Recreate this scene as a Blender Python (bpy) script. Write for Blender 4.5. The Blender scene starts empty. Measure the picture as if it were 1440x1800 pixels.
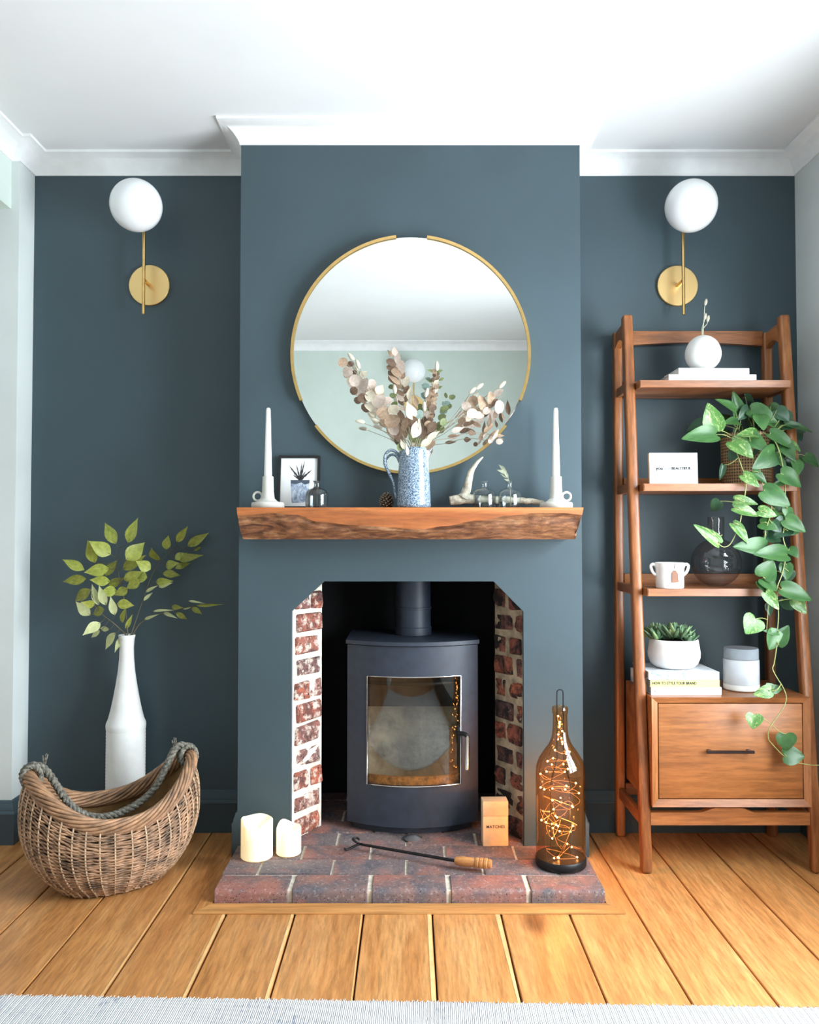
import bpy, bmesh, math, random
from mathutils import Vector, Matrix, noise
PI = math.pi
R = math.radians
rnd = random.Random(7)
scene = bpy.context.scene
COL = scene.collection

# ------------------------------------------------------------------ camera, world, light, exposure
FPX = 1450.0                       # focal length in pixels of a 1440x1800 frame
PITCH = math.atan(40 / FPX)        # looking up very slightly
CAM_H = 1.04
cam_d = bpy.data.cameras.new('camera')
cam_d.sensor_fit = 'HORIZONTAL'
cam_d.sensor_width = 36.0
cam_d.lens = 36.0 * FPX / 1440
cam_d.clip_start = 0.05
cam = bpy.data.objects.new('camera', cam_d)
cam.location = (0, 0, CAM_H)
cam.rotation_euler = (PI / 2 + PITCH, 0, 0)
COL.objects.link(cam)
scene.camera = cam

scene.view_settings.view_transform = 'Standard'
scene.view_settings.look = 'None'
scene.view_settings.gamma = 1.0
scene.view_settings.use_curve_mapping = False
scene.view_settings.exposure = 0.80

world = bpy.data.worlds.new('daylight')
scene.world = world
world.use_nodes = True
wn = world.node_tree
bgn = wn.nodes['Background']
bgn.inputs['Color'].default_value = (0.82, 0.92, 1.0, 1)
bgn.inputs['Strength'].default_value = 0.5


def area_light(name, loc, target, sx, sy, power, color):
    d = bpy.data.lights.new(name, 'AREA')
    d.shape = 'RECTANGLE'
    d.size, d.size_y = sx, sy
    d.energy = power
    d.color = color
    o = bpy.data.objects.new(name, d)
    o.location = loc
    o.rotation_euler = (Vector(target) - Vector(loc)).to_track_quat('-Z', 'Y').to_euler()
    COL.objects.link(o)
    return o


# daylight through the window of the right-hand wall and the bay window on the left
area_light('window_daylight', (1.475, 1.60, 1.12), (0.0, 1.60, 1.05), 1.25, 1.45, 88, (0.87, 0.945, 1.0))
area_light('bay_daylight', (-2.70, 1.2, 1.35), (0.0, 1.2, 1.35), 1.9, 1.55, 2.5, (0.90, 0.97, 1.0))


# ------------------------------------------------------------------ pixel -> place, used for measuring
def W(px, py, Y):
    d = (px - 720) / FPX
    e = (900 - py) / FPX
    dy = math.cos(PITCH) - e * math.sin(PITCH)
    dz = math.sin(PITCH) + e * math.cos(PITCH)
    t = Y / dy
    return Vector((d * t, Y, CAM_H + dz * t))


# ------------------------------------------------------------------ mesh helpers
def link(name, me, mat=None, parent=None, loc=None, rot=None):
    o = bpy.data.objects.new(name, me)
    COL.objects.link(o)
    if mat is not None and len(me.materials) == 0:
        if isinstance(mat, (list, tuple)):
            for m in mat:
                me.materials.append(m)
        else:
            me.materials.append(mat)
    if parent is not None:
        o.parent = parent
    if loc is not None:
        o.location = loc
    if rot is not None:
        o.rotation_euler = rot
    return o


def to_mesh(bm, name, smooth=False, angle=None):
    me = bpy.data.meshes.new(name)
    bmesh.ops.recalc_face_normals(bm, faces=bm.faces[:])
    bm.to_mesh(me)
    bm.free()
    if smooth:
        for p in me.polygons:
            p.use_smooth = True
        if angle is not None:
            me.set_sharp_from_angle(angle=R(angle))
    return me


def obj(name, bm, mat, parent=None, smooth=False, angle=None, loc=None, rot=None):
    return link(name, to_mesh(bm, name, smooth, angle), mat, parent, loc, rot)


def tag(o, label=None, cat=None, group=None, kind=None):
    if label: o['label'] = label
    if cat: o['category'] = cat
    if group: o['group'] = group
    if kind: o['kind'] = kind
    return o


def thing(name, label, cat, loc=(0, 0, 0), rot=(0, 0, 0), group=None):
    o = bpy.data.objects.new(name, None)
    o.empty_display_size = 0.05
    o.location = loc
    o.rotation_euler = rot
    COL.objects.link(o)
    return tag(o, label, cat, group)


def add_box(bm, x0, x1, y0, y1, z0, z1, mi=0):
    vs = [bm.verts.new(p) for p in ((x0, y0, z0), (x1, y0, z0), (x1, y1, z0), (x0, y1, z0),
                                    (x0, y0, z1), (x1, y0, z1), (x1, y1, z1), (x0, y1, z1))]
    fs = []
    for f in ((3, 2, 1, 0), (4, 5, 6, 7), (0, 1, 5, 4), (1, 2, 6, 5), (2, 3, 7, 6), (3, 0, 4, 7)):
        face = bm.faces.new([vs[i] for i in f])
        face.material_index = mi
        fs.append(face)
    return vs


def box(name, x0, x1, y0, y1, z0, z1, mat, parent=None, bevel=0.0, seg=2, loc=None, rot=None):
    bm = bmesh.new()
    add_box(bm, x0, x1, y0, y1, z0, z1)
    if bevel:
        bmesh.ops.bevel(bm, geom=bm.edges[:], offset=bevel, segments=seg, affect='EDGES', profile=0.5)
    return obj(name, bm, mat, parent, smooth=bool(bevel), angle=35, loc=loc, rot=rot)


def add_prism(bm, pts, axis, a, b):
    """polygon (2D list) extruded along an axis from a to b; axis 'y': pts are (x,z)"""
    def mk(p, t):
        if axis == 'y': return (p[0], t, p[1])
        if axis == 'x': return (t, p[0], p[1])
        return (p[0], p[1], t)
    A = [bm.verts.new(mk(p, a)) for p in pts]
    B = [bm.verts.new(mk(p, b)) for p in pts]
    n = len(pts)
    bm.faces.new(A)
    bm.faces.new(B[::-1])
    for i in range(n):
        bm.faces.new((A[i], B[i], B[(i + 1) % n], A[(i + 1) % n]))


def add_lathe(bm, prof, n=32, cx=0, cy=0, close=False, wob=None):
    rings = []
    for (r, z) in prof:
        if r < 1e-6:
            rings.append([bm.verts.new((cx, cy, z))])
        else:
            rings.append([bm.verts.new((cx + r * math.cos(2 * PI * i / n), cy + r * math.sin(2 * PI * i / n),
                                        z + (wob(2 * PI * i / n, r, z) if wob else 0))) for i in range(n)])
    pairs = list(zip(rings[:-1], rings[1:]))
    if close:
        pairs.append((rings[-1], rings[0]))
    for a, b in pairs:
        for i in range(n):
            j = (i + 1) % n
            if len(a) == 1 and len(b) == 1: continue
            if len(a) == 1: bm.faces.new((a[0], b[j], b[i]))
            elif len(b) == 1: bm.faces.new((a[i], a[j], b[0]))
            else: bm.faces.new((a[i], a[j], b[j], b[i]))


def lathe(name, prof, mat, parent=None, n=32, close=False, loc=None, rot=None, angle=40, wob=None):
    bm = bmesh.new()
    add_lathe(bm, prof, n, close=close, wob=wob)
    return obj(name, bm, mat, parent, True, angle, loc, rot)


def add_tube(bm, pts, rad, n=8, closed=False, caps=True, flat=1.0, mi=0):
    pts = [Vector(p) for p in pts]
    m = len(pts)
    if not hasattr(rad, '__len__'):
        rad = [rad] * m
    rings = []
    up = None
    for i, p in enumerate(pts):
        if closed:
            t = pts[(i + 1) % m] - pts[i - 1]
        else:
            t = pts[min(i + 1, m - 1)] - pts[max(i - 1, 0)]
        if t.length < 1e-9: t = Vector((0, 0, 1))
        t.normalize()
        if up is None:
            up = Vector((0, 0, 1)) if abs(t.z) < 0.9 else Vector((1, 0, 0))
        up = up - t * up.dot(t)
        if up.length < 1e-6:
            up = t.orthogonal()
        up.normalize()
        s = t.cross(up)
        rings.append([bm.verts.new(p + (up * math.cos(2 * PI * k / n) + s * math.sin(2 * PI * k / n) * flat) * rad[i])
                      for k in range(n)])
    seq = list(zip(rings[:-1], rings[1:]))
    if closed: seq.append((rings[-1], rings[0]))
    for a, b in seq:
        for k in range(n):
            f = bm.faces.new((a[k], a[(k + 1) % n], b[(k + 1) % n], b[k]))
            f.material_index = mi
    if caps and not closed:
        bm.faces.new(rings[0][::-1]).material_index = mi
        bm.faces.new(rings[-1]).material_index = mi


def tube(name, pts, rad, mat, parent=None, n=8, closed=False, flat=1.0):
    bm = bmesh.new()
    add_tube(bm, pts, rad, n, closed, flat=flat)
    return obj(name, bm, mat, parent, True, 60)


def smooth_path(pts, sub=6):
    """Catmull-Rom through the points"""
    P = [Vector(p) for p in pts]
    out = []
    for i in range(len(P) - 1):
        p0 = P[max(i - 1, 0)]; p1 = P[i]; p2 = P[i + 1]; p3 = P[min(i + 2, len(P) - 1)]
        for k in range(sub):
            t = k / sub
            out.append(0.5 * ((2 * p1) + (p2 - p0) * t + (2 * p0 - 5 * p1 + 4 * p2 - p3) * t * t
                              + (3 * p1 - p0 - 3 * p2 + p3) * t ** 3))
    out.append(P[-1])
    return out


def add_bar(bm, a, b, w, d, side=(1, 0, 0), w2=None, d2=None):
    """rectangular bar from a to b, w along side, d across"""
    a = Vector(a); b = Vector(b)
    t = (b - a).normalized()
    s = Vector(side); s = (s - t * s.dot(t)).normalized()
    u = t.cross(s)
    w2 = w2 or w; d2 = d2 or d
    A = [bm.verts.new(a + s * (i * w / 2) + u * (j * d / 2)) for i, j in ((-1, -1), (1, -1), (1, 1), (-1, 1))]
    B = [bm.verts.new(b + s * (i * w2 / 2) + u * (j * d2 / 2)) for i, j in ((-1, -1), (1, -1), (1, 1), (-1, 1))]
    bm.faces.new(A[::-1]); bm.faces.new(B)
    for i in range(4):
        bm.faces.new((A[i], A[(i + 1) % 4], B[(i + 1) % 4], B[i]))


def bar(name, a, b, w, d, mat, parent=None, side=(1, 0, 0), bevel=0.0, w2=None, d2=None):
    bm = bmesh.new()
    add_bar(bm, a, b, w, d, side, w2, d2)
    if bevel:
        bmesh.ops.bevel(bm, geom=bm.edges[:], offset=bevel, segments=3, affect='EDGES', profile=0.5)
    return obj(name, bm, mat, parent, bool(bevel), 35)


def sweep_profile(bm, path, prof, closed):
    """mitred sweep of a wall profile (distance from wall, z) along a plan polyline, room on its left"""
    n = len(path)
    P = [Vector((p[0], p[1])) for p in path]
    rings = []
    for i in range(n):
        def nrm(a, b):
            d = (b - a).normalized()
            return Vector((-d.y, d.x))
        if closed or 0 < i < n - 1:
            n1 = nrm(P[i - 1], P[i]); n2 = nrm(P[i], P[(i + 1) % n])
            m = (n1 + n2)
            m = m / m.dot(n1)
        elif i == 0:
            m = nrm(P[0], P[1])
        else:
            m = nrm(P[-2], P[-1])
        rings.append([bm.verts.new((P[i].x + m.x * d, P[i].y + m.y * d, z)) for d, z in prof])
    seq = list(zip(rings[:-1], rings[1:]))
    if closed: seq.append((rings[-1], rings[0]))
    k = len(prof)
    for a, b in seq:
        for j in range(k):
            bm.faces.new((a[j], b[j], b[(j + 1) % k], a[(j + 1) % k]))
    if not closed:
        bm.faces.new(rings[0]); bm.faces.new(rings[-1][::-1])


def text_mesh(body, size, depth=0.0004, bold=0.0, spacing=1.0):
    c = bpy.data.curves.new('lettering', 'FONT')
    c.body = body
    c.size = size
    c.extrude = depth
    c.offset = bold
    c.space_character = spacing
    c.align_x = 'CENTER'
    c.align_y = 'CENTER'
    c.resolution_u = 3
    o = bpy.data.objects.new('tmp', c)
    COL.objects.link(o)
    dg = bpy.context.evaluated_depsgraph_get()
    me = bpy.data.meshes.new_from_object(o.evaluated_get(dg))
    bpy.data.objects.remove(o)
    bpy.data.curves.remove(c)
    me.name = 'lettering'
    return me


# ------------------------------------------------------------------ materials
def lin(c):
    def f(v):
        v /= 255.0
        return v / 12.92 if v <= 0.04045 else ((v + 0.055) / 1.055) ** 2.4
    return (f(c[0]), f(c[1]), f(c[2]), 1.0)


class NT:
    def __init__(self, name):
        self.m = bpy.data.materials.new(name)
        self.m.use_nodes = True
        self.t = self.m.node_tree
        self.b = self.t.nodes['Principled BSDF']
        self.out = self.t.nodes['Material Output']

    def n(self, typ, **kw):
        nd = self.t.nodes.new(typ)
        for k, v in kw.items():
            if k.startswith('i_'):
                nd.inputs[k[2:].replace('_', ' ')].default_value = v
            else:
                setattr(nd, k, v)
        return nd

    def l(self, a, b):
        self.t.links.new(a, b)

    def coords(self, scale=(1, 1, 1), jitter=True, kind='Object'):
        tc = self.n('ShaderNodeTexCoord')
        mp = self.n('ShaderNodeMapping')
        mp.inputs['Scale'].default_value = scale
        self.l(tc.outputs[kind], mp.inputs['Vector'])
        if not jitter:
            return mp.outputs[0]
        oi = self.n('ShaderNodeObjectInfo')
        mu = self.n('ShaderNodeMath', operation='MULTIPLY')
        mu.inputs[1].default_value = 37.0
        self.l(oi.outputs['Random'], mu.inputs[0])
        ad = self.n('ShaderNodeVectorMath', operation='ADD')
        self.l(mp.outputs[0], ad.inputs[0])
        self.l(mu.outputs[0], ad.inputs[1])
        return ad.outputs[0]

    def noise(self, vec, scale, detail=4, rough=0.55, dist=0.0):
        nd = self.n('ShaderNodeTexNoise')
        nd.inputs['Scale'].default_value = scale
        nd.inputs['Detail'].default_value = detail
        nd.inputs['Roughness'].default_value = rough
        nd.inputs['Distortion'].default_value = dist
        if vec is not None: self.l(vec, nd.inputs['Vector'])
        return nd.outputs['Fac']

    def ramp(self, fac, stops):
        nd = self.n('ShaderNodeValToRGB')
        e = nd.color_ramp.elements
        while len(e) < len(stops): e.new(0.5)
        for i, (p, c) in enumerate(stops):
            e[i].position = p
            e[i].color = lin(c) if len(c) == 3 else c
        self.l(fac, nd.inputs['Fac'])
        return nd.outputs['Color']

    def mix(self, fac, a, b, blend='MIX'):
        nd = self.n('ShaderNodeMix', data_type='RGBA', blend_type=blend)
        for sock, v in ((nd.inputs['Factor'], fac), (nd.inputs['A'], a), (nd.inputs['B'], b)):
            if isinstance(v, (int, float)): sock.default_value = v
            elif isinstance(v, tuple): sock.default_value = lin(v) if len(v) == 3 else v
            else: self.l(v, sock)
        return nd.outputs['Result']

    def bump(self, h, strength=0.3, dist=0.002):
        nd = self.n('ShaderNodeBump')
        nd.inputs['Strength'].default_value = strength
        nd.inputs['Distance'].default_value = dist
        self.l(h, nd.inputs['Height'])
        self.l(nd.outputs[0], self.b.inputs['Normal'])
        return nd

    def base(self, v):
        if isinstance(v, tuple): self.b.inputs['Base Color'].default_value = lin(v) if len(v) == 3 else v
        else: self.l(v, self.b.inputs['Base Color'])

    def set(self, **kw):
        for k, v in kw.items():
            self.b.inputs[k.replace('_', ' ')].default_value = v
        return self


def plain(name, c, rough=0.5, metal=0.0, var=0.08, vscale=20, bump=0.0, bscale=200, bdist=0.001, **kw):
    m = NT(name)
    v = m.coords()
    f = m.noise(v, vscale)
    dark = tuple(x * (1 - var) for x in c); lite = tuple(min(255, x * (1 + var * 0.6)) for x in c)
    m.base(m.ramp(f, [(0.3, dark), (0.7, lite)]))
    m.set(Roughness=rough, Metallic=metal, **kw)
    if bump:
        m.bump(m.noise(v, bscale, 3), bump, bdist)
    return m.m


def wood(name, c_dark, c_mid, c_lite, axis='y', scale=1.0, rough=0.45, bump=0.15, ring=1.0, tone=0.18, knots=False):
    m = NT(name)
    s = {'x': (0.09, 1, 1), 'y': (1, 0.09, 1), 'z': (1, 1, 0.09)}[axis]
    v = m.coords(tuple(k * scale for k in s))
    big = m.noise(v, 9 * ring, 5, 0.6, 1.2)
    fine = m.noise(v, 70, 4, 0.7, 0.3)
    c = m.ramp(big, [(0.28, c_dark), (0.5, c_mid), (0.72, c_lite)])
    f2 = m.ramp(fine, [(0.35, (150, 150, 150)), (0.62, (255, 255, 255))])
    c = m.mix(0.55, c, f2, 'MULTIPLY')
    oi = m.n('ShaderNodeObjectInfo')
    hs = m.n('ShaderNodeHueSaturation')
    mr = m.n('ShaderNodeMapRange')
    mr.inputs['To Min'].default_value = 1 - tone
    mr.inputs['To Max'].default_value = 1 + tone * 0.7
    m.l(oi.outputs['Random'], mr.inputs['Value'])
    m.l(mr.outputs[0], hs.inputs['Value'])
    m.l(c, hs.inputs['Color'])
    c = hs.outputs['Color']
    if knots:
        vo = m.n('ShaderNodeTexVoronoi')
        vo.inputs['Scale'].default_value = 2.3
        kv = m.coords({'x': (0.45, 1, 1), 'y': (1, 0.45, 1), 'z': (1, 1, 0.45)}[axis])
        m.l(kv, vo.inputs['Vector'])
        k = m.ramp(vo.outputs['Distance'], [(0.02, (70, 40, 22)), (0.05, (150, 100, 60)), (0.12, (255, 255, 255))])
        c = m.mix(0.8, c, k, 'MULTIPLY')
    m.base(c)
    m.set(Roughness=rough)
    m.bump(fine, bump, 0.0012)
    return m.m


def thin_glass(name, tint=(1, 1, 1), gloss=1.0, rough=0.0, base_refl=0.05):
    m = NT(name)
    t = m.t
    t.nodes.remove(m.b)
    tr = m.n('ShaderNodeBsdfTransparent'); tr.inputs['Color'].default_value = (*tint, 1)
    gl = m.n('ShaderNodeBsdfGlossy'); gl.inputs['Roughness'].default_value = rough
    lw = m.n('ShaderNodeLayerWeight'); lw.inputs['Blend'].default_value = 0.5
    pw_ = m.n('ShaderNodeMath', operation='POWER'); pw_.inputs[1].default_value = 4.0
    m.l(lw.outputs['Facing'], pw_.inputs[0])
    mr = m.n('ShaderNodeMapRange')
    mr.inputs['To Min'].default_value = base_refl
    mr.inputs['To Max'].default_value = gloss
    m.l(pw_.outputs[0], mr.inputs['Value'])
    mx = m.n('ShaderNodeMixShader')
    m.l(mr.outputs[0], mx.inputs[0]); m.l(tr.outputs[0], mx.inputs[1]); m.l(gl.outputs[0], mx.inputs[2])
    m.l(mx.outputs[0], m.out.inputs['Surface'])
    return m.m


def emit(name, c, strength):
    m = NT(name)
    m.set(Roughness=0.4)
    m.base(c)
    m.b.inputs['Emission Color'].default_value = lin(c)
    m.b.inputs['Emission Strength'].default_value = strength
    return m.m


MT = {}
MT['paint_dark'] = plain('paint_dark', (60, 77, 85), 0.55, var=0.05, vscale=3, bump=0.08, bscale=420)
MT['paint_pale'] = plain('paint_pale', (210, 216, 215), 0.7, var=0.03, vscale=3, bump=0.05, bscale=420)
MT['paint_sage'] = plain('paint_sage', (204, 216, 208), 0.7, var=0.03, vscale=3, bump=0.05, bscale=420)
MT['ceiling'] = plain('ceiling_white', (228, 229, 230), 0.75, var=0.02, vscale=2)
MT['trim_white'] = plain('trim_white', (238, 239, 240), 0.5, var=0.02)
MT['oak'] = wood('oak_plank', (186, 122, 66), (208, 144, 84), (222, 164, 104), 'y', 1.6, 0.40, 0.10, tone=0.08, knots=True)
MT['oak_trim'] = wood('oak_strip', (186, 124, 66), (206, 145, 84), (220, 164, 102), 'x', 1.0, 0.45, 0.1, tone=0.05)
MT['sapwood'] = plain('sapwood_filler', (226, 186, 128), 0.55, var=0.12, vscale=14)
MT['gap'] = plain('dark_gap', (38, 24, 14), 0.9)
for ax in 'xyz':
    MT['acacia_' + ax] = wood('acacia_' + ax, (122, 70, 38), (160, 98, 54), (188, 124, 74), ax, 1.5, 0.34, 0.1, tone=0.08)
MT['drawer_wood'] = wood('drawer_veneer', (152, 92, 48), (168, 105, 56), (180, 119, 68), 'x', 1.4, 0.42, 0.06, ring=0.8, tone=0.03)
MT['beam_wood'] = wood('beam_cut_face', (158, 86, 42), (184, 108, 58), (204, 130, 78), 'x', 1.0, 0.5, 0.12, tone=0.02)
MT['brass'] = plain('brushed_brass', (226, 186, 120), 0.3, 1.0, var=0.05, vscale=60)
MT['mirror'] = NT('silvered_glass').set(Metallic=1.0, Roughness=0.0).m
MT['mirror'].node_tree.nodes['Principled BSDF'].inputs['Base Color'].default_value = (0.93, 0.95, 0.95, 1)
MT['opal'] = NT('opal_glass').set(Roughness=0.12).m
MT['opal'].node_tree.nodes['Principled BSDF'].inputs['Base Color'].default_value = lin((238, 240, 242))
MT['white_ceramic'] = plain('white_ceramic', (236, 236, 234), 0.3, var=0.02)
MT['matt_white'] = plain('matt_white_clay', (232, 231, 228), 0.75, var=0.03, bump=0.06, bscale=300)
MT['grey_clay'] = plain('pale_grey_clay', (206, 204, 196), 0.7, var=0.04, bump=0.05)
MT['wax'] = plain('white_wax', (246, 244, 240), 0.45, var=0.01, Subsurface_Weight=0.2)
MT['glass'] = thin_glass('clear_glass', (0.97, 0.98, 0.98), 0.9, 0.0, 0.04)
MT['stove'] = plain('stove_black', (42, 50, 64), 0.5, 0.0, var=0.12, vscale=30, bump=0.1, bscale=500)
MT['soot'] = plain('soot_black', (16, 16, 18), 0.9, var=0.3, vscale=12, bump=0.4, bscale=60, bdist=0.004)
MT['chrome'] = plain('polished_steel', (205, 205, 205), 0.18, 1.0, var=0.02)
MT['black_metal'] = plain('black_iron', (26, 26, 28), 0.45, 0.4, var=0.15, bump=0.15, bscale=200)
MT['black_frame'] = plain('black_frame', (18, 18, 20), 0.4, var=0.1)
MT['paper'] = plain('white_paper', (244, 244, 244), 0.8, var=0.01)
MT['ink'] = plain('black_ink', (34, 34, 38), 0.8, var=0.05)

# ================================================================== the room
CEIL = 2.392
YB, YF = 2.925, 2.69            # alcove back wall, chimney breast face
XL, XR = -1.344, 1.382          # alcove side walls
BL, BR = -0.556, 0.562          # chimney breast sides
YN = 2.81                       # front of the pier by the opening on the left
XBEAM = -1.372
YBACK = -0.75


def structure(name, bm, mat, label=None, parent=None, smooth=False, angle=None):
    o = obj(name, bm, mat, parent, smooth, angle)
    if parent is None:
        o['kind'] = 'structure'
        if label: o['label'] = label
    return o


def boxes(*bs):
    bm = bmesh.new()
    for b in bs: add_box(bm, *b)
    return bm


# ---- floor: a dark sub-floor with single planks on it
FX0, FX1, FY0, FY1 = -2.6, XR, YBACK, YB
floor = structure('floor', boxes((FX0 - 0.1, FX1 + 0.1, FY0 - 0.1, FY1 + 0.5, -0.06, -0.018)), MT['gap'],
                  'wide oak plank floor running towards the fireplace')
PW, PG = 0.1882, 0.0016
edge0 = -0.125
i0 = math.floor((FX0 - edge0) / PW)
x = edge0 + i0 * PW


def plank_mesh(w, y0, y1, seed):
    r = random.Random(seed)
    bm = bmesh.new()
    n = 22
    L, Rr = [], []
    ph1, ph2 = r.uniform(0, 9), r.uniform(0, 9)
    for k in range(n + 1):
        y = y0 + (y1 - y0) * k / n
        L.append((0.0010 + 0.0012 * abs(math.sin(y * 2.1 + ph1)) * r.random(), y))
        Rr.append((w - 0.0010 - 0.0012 * abs(math.sin(y * 1.7 + ph2)) * r.random(), y))
    rows = []
    for (xl, y), (xr, _) in zip(L, Rr):
        rows.append([bm.verts.new((xl, y, -0.018)), bm.verts.new((xl, y, -0.0018)), bm.verts.new((xl + 0.0018, y, 0)),
                     bm.verts.new((xr - 0.0018, y, 0)), bm.verts.new((xr, y, -0.0018)), bm.verts.new((xr, y, -0.018))])
    for a, b in zip(rows[:-1], rows[1:]):
        for j in range(5):
            bm.faces.new((a[j], a[j + 1], b[j + 1], b[j]))
    bm.faces.new(rows[0][::-1]); bm.faces.new(rows[-1])
    return to_mesh(bm, 'plank')


pm_shared = [plank_mesh(PW - PG, FY0, FY1, s) for s in range(6)]
k = 0
light_edges = {-4: 1, -3: 1, -2: 1, 0: 2, 1: 3, -1: 2}
while x < FX1:
    idx = round((x - edge0) / PW)
    if x + PW > FX1:
        me = plank_mesh(FX1 - x - 0.002, FY0, FY1, 99)
    else:
        me = pm_shared[k % 6]
    p = link('plank', me, MT['oak'], floor, loc=(x, 0, 0))
    # pale sapwood left along an edge of some boards
    if idx in light_edges:
        w = (0.004, 0.006, 0.009, 0.015)[light_edges[idx]]
        bm = bmesh.new()
        r2 = random.Random(idx + 50)
        prev = None
        ph = r2.uniform(0, 6)
        for j in range(41):
            y = FY0 + (FY1 - FY0) * j / 40
            ww = w * (0.55 + 0.45 * math.sin(y * 2.3 + ph)) + 0.001
            cur = [bm.verts.new((PW - PG - 0.003 - ww, y, 0.0001)), bm.verts.new((PW - PG - 0.003, y, 0.0001)),
                   bm.verts.new((PW - PG - 0.003, y, 0.0006)), bm.verts.new((PW - PG - 0.003 - ww, y, 0.0006))]
            if prev:
                for q in range(4):
                    bm.faces.new((prev[q], prev[(q + 1) % 4], cur[(q + 1) % 4], cur[q]))
            prev = cur
        sp = obj('sapwood_edge', bm, MT['sapwood'], p)
    x += PW
    k += 1

# ---- ceiling
structure('ceiling', boxes((FX0 - 0.2, XR + 0.2, YBACK - 0.1, YB + 0.3, CEIL, CEIL + 0.1)), MT['ceiling'],
          'plain white plastered ceiling')

# ---- alcove walls, chimney breast
structure('wall_back_left', boxes((XL, BL + 0.03, YB, YB + 0.08, 0, CEIL)), MT['paint_dark'],
          'dark blue green alcove wall left of the chimney breast')
structure('wall_back_right', boxes((BR - 0.03, XR, YB, YB + 0.08, 0, CEIL)), MT['paint_dark'],
          'dark blue green alcove wall right of the chimney breast')
OL, OR_ = W(512, 1250, YF).x, W(921, 1250, YF).x
OT = W(720, 1022, YF).z
OS = W(512, 1075, YF).z
OCL, OCR = W(570, 1022, YF).x, W(868, 1022, YF).x
bm = bmesh.new()
for poly in ([(BL, 0), (OL, 0), (OL, CEIL), (BL, CEIL)], [(OR_, 0), (BR, 0), (BR, CEIL), (OR_, CEIL)],
             [(OL, OS), (OCL, OT), (OCL, CEIL), (OL, CEIL)], [(OCL, OT), (OCR, OT), (OCR, CEIL), (OCL, CEIL)],
             [(OCR, OT), (OR_, OS), (OR_, CEIL), (OCR, CEIL)]):
    add_prism(bm, poly, 'y', YF, YF + 0.025)
add_box(bm, BL, BL + 0.025, YF + 0.025, YB + 0.01, 0, CEIL)
add_box(bm, BR - 0.025, BR, YF + 0.025, YB + 0.01, 0, CEIL)
breast = structure('wall_chimney_breast', bm, MT['paint_dark'], 'blue green painted chimney breast with arched fireplace opening')

# ---- right wall with its window (out of frame, towards the camera)
WY0, WY1, WZ0, WZ1 = 0.95, 2.25, 0.38, 1.88
structure('wall_right', boxes((XR, XR + 0.1, YBACK, WY0, 0, CEIL), (XR, XR + 0.1, WY1, YB + 0.08, 0, CEIL),
                              (XR, XR + 0.1, WY0, WY1, 0, WZ0), (XR, XR + 0.1, WY0, WY1, WZ1, CEIL)), MT['paint_pale'],
          'pale grey wall beside the ladder shelf')


def window(name, xa, xb, y0, y1, z0, z1, label):
    bm = boxes((xa, xb, y0, y0 + 0.05, z0, z1), (xa, xb, y1 - 0.05, y1, z0, z1),
               (xa, xb, y0 + 0.05, y1 - 0.05, z0, z0 + 0.05), (xa, xb, y0 + 0.05, y1 - 0.05, z1 - 0.05, z1))
    w = structure(name, bm, MT['trim_white'], label)
    ym = (y0 + y1) / 2
    box('mullion', xa + 0.01, xb - 0.01, ym - 0.025, ym + 0.025, z0 + 0.05, z1 - 0.05, MT['trim_white'], w)
    for a, b in ((y0 + 0.05, ym - 0.025), (ym + 0.025, y1 - 0.05)):
        box('pane', (xa + xb) / 2 - 0.002, (xa + xb) / 2 + 0.002, a, b, z0 + 0.05, z1 - 0.05, MT['glass'], w)
    return w


window('window_1', XR + 0.03, XR + 0.075, WY0, WY1, WZ0, WZ1, 'white framed window in the right wall')

# ---- left: pier, beam over the wide opening and the bay beyond it
structure('wall_left_pier', boxes((FX0, XL, YN, YB + 0.08, 0, CEIL)), MT['paint_pale'],
          'pale grey wall pier at the left edge beside the alcove')
structure('wall_left_beam', boxes((XBEAM - 0.18, XBEAM, 0.2, YN, W(22, 367, YN).z, CEIL)), MT['paint_sage'],
          'pale sage boxed beam above the opening at upper left')
structure('wall_left', boxes((XBEAM - 0.18, XBEAM, YBACK, 0.2, 0, CEIL)), MT['paint_pale'], 'pale wall behind the camera on the left')
structure('wall_bay', boxes((FX0 - 0.08, FX0, YBACK, 0.25, 0, CEIL), (FX0 - 0.08, FX0, 2.2, YN + 0.1, 0, CEIL),
                            (FX0 - 0.08, FX0, 0.25, 2.2, 0, 0.55), (FX0 - 0.08, FX0, 0.25, 2.2, 2.15, CEIL)), MT['paint_pale'],
          'pale wall of the bay beyond the opening')
window('window_2', FX0 - 0.06, FX0 - 0.02, 0.25, 2.2, 0.55, 2.15, 'white framed bay window')
structure('wall_front', boxes((FX0 - 0.08, XR + 0.1, YBACK - 0.08, YBACK, 0, CEIL)), MT['paint_sage'],
          'pale sage wall opposite the fireplace seen in the mirror')

# ---- cornice and skirting
room = [(XBEAM, YBACK), (XR, YBACK), (XR, YB), (BR, YB), (BR, YF), (BL, YF), (BL, YB), (XL, YB), (XL, YN), (XBEAM, YN)]
CD, CZ = 0.068, 0.066
prof = [(0.0, CEIL - CZ), (0.005, CEIL - CZ)]
for k in range(9):
    a = k / 8 * PI / 2
    q = k / 8
    prof.append((0.005 + 0.055 * (0.5 * q + 0.5 * (1 - math.cos(a))), CEIL - CZ + 0.006 + 0.050 * (0.5 * q + 0.5 * math.sin(a))))
prof += [(CD - 0.001, CEIL - 0.0095), (CD, CEIL - 0.0085), (CD, CEIL - 0.0005), (0.0, CEIL - 0.0005)]
bm = bmesh.new()
sweep_profile(bm, room, prof, True)
structure('trim_1', bm, MT['trim_white'], 'white coved cornice round the ceiling', smooth=True, angle=40)

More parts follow.
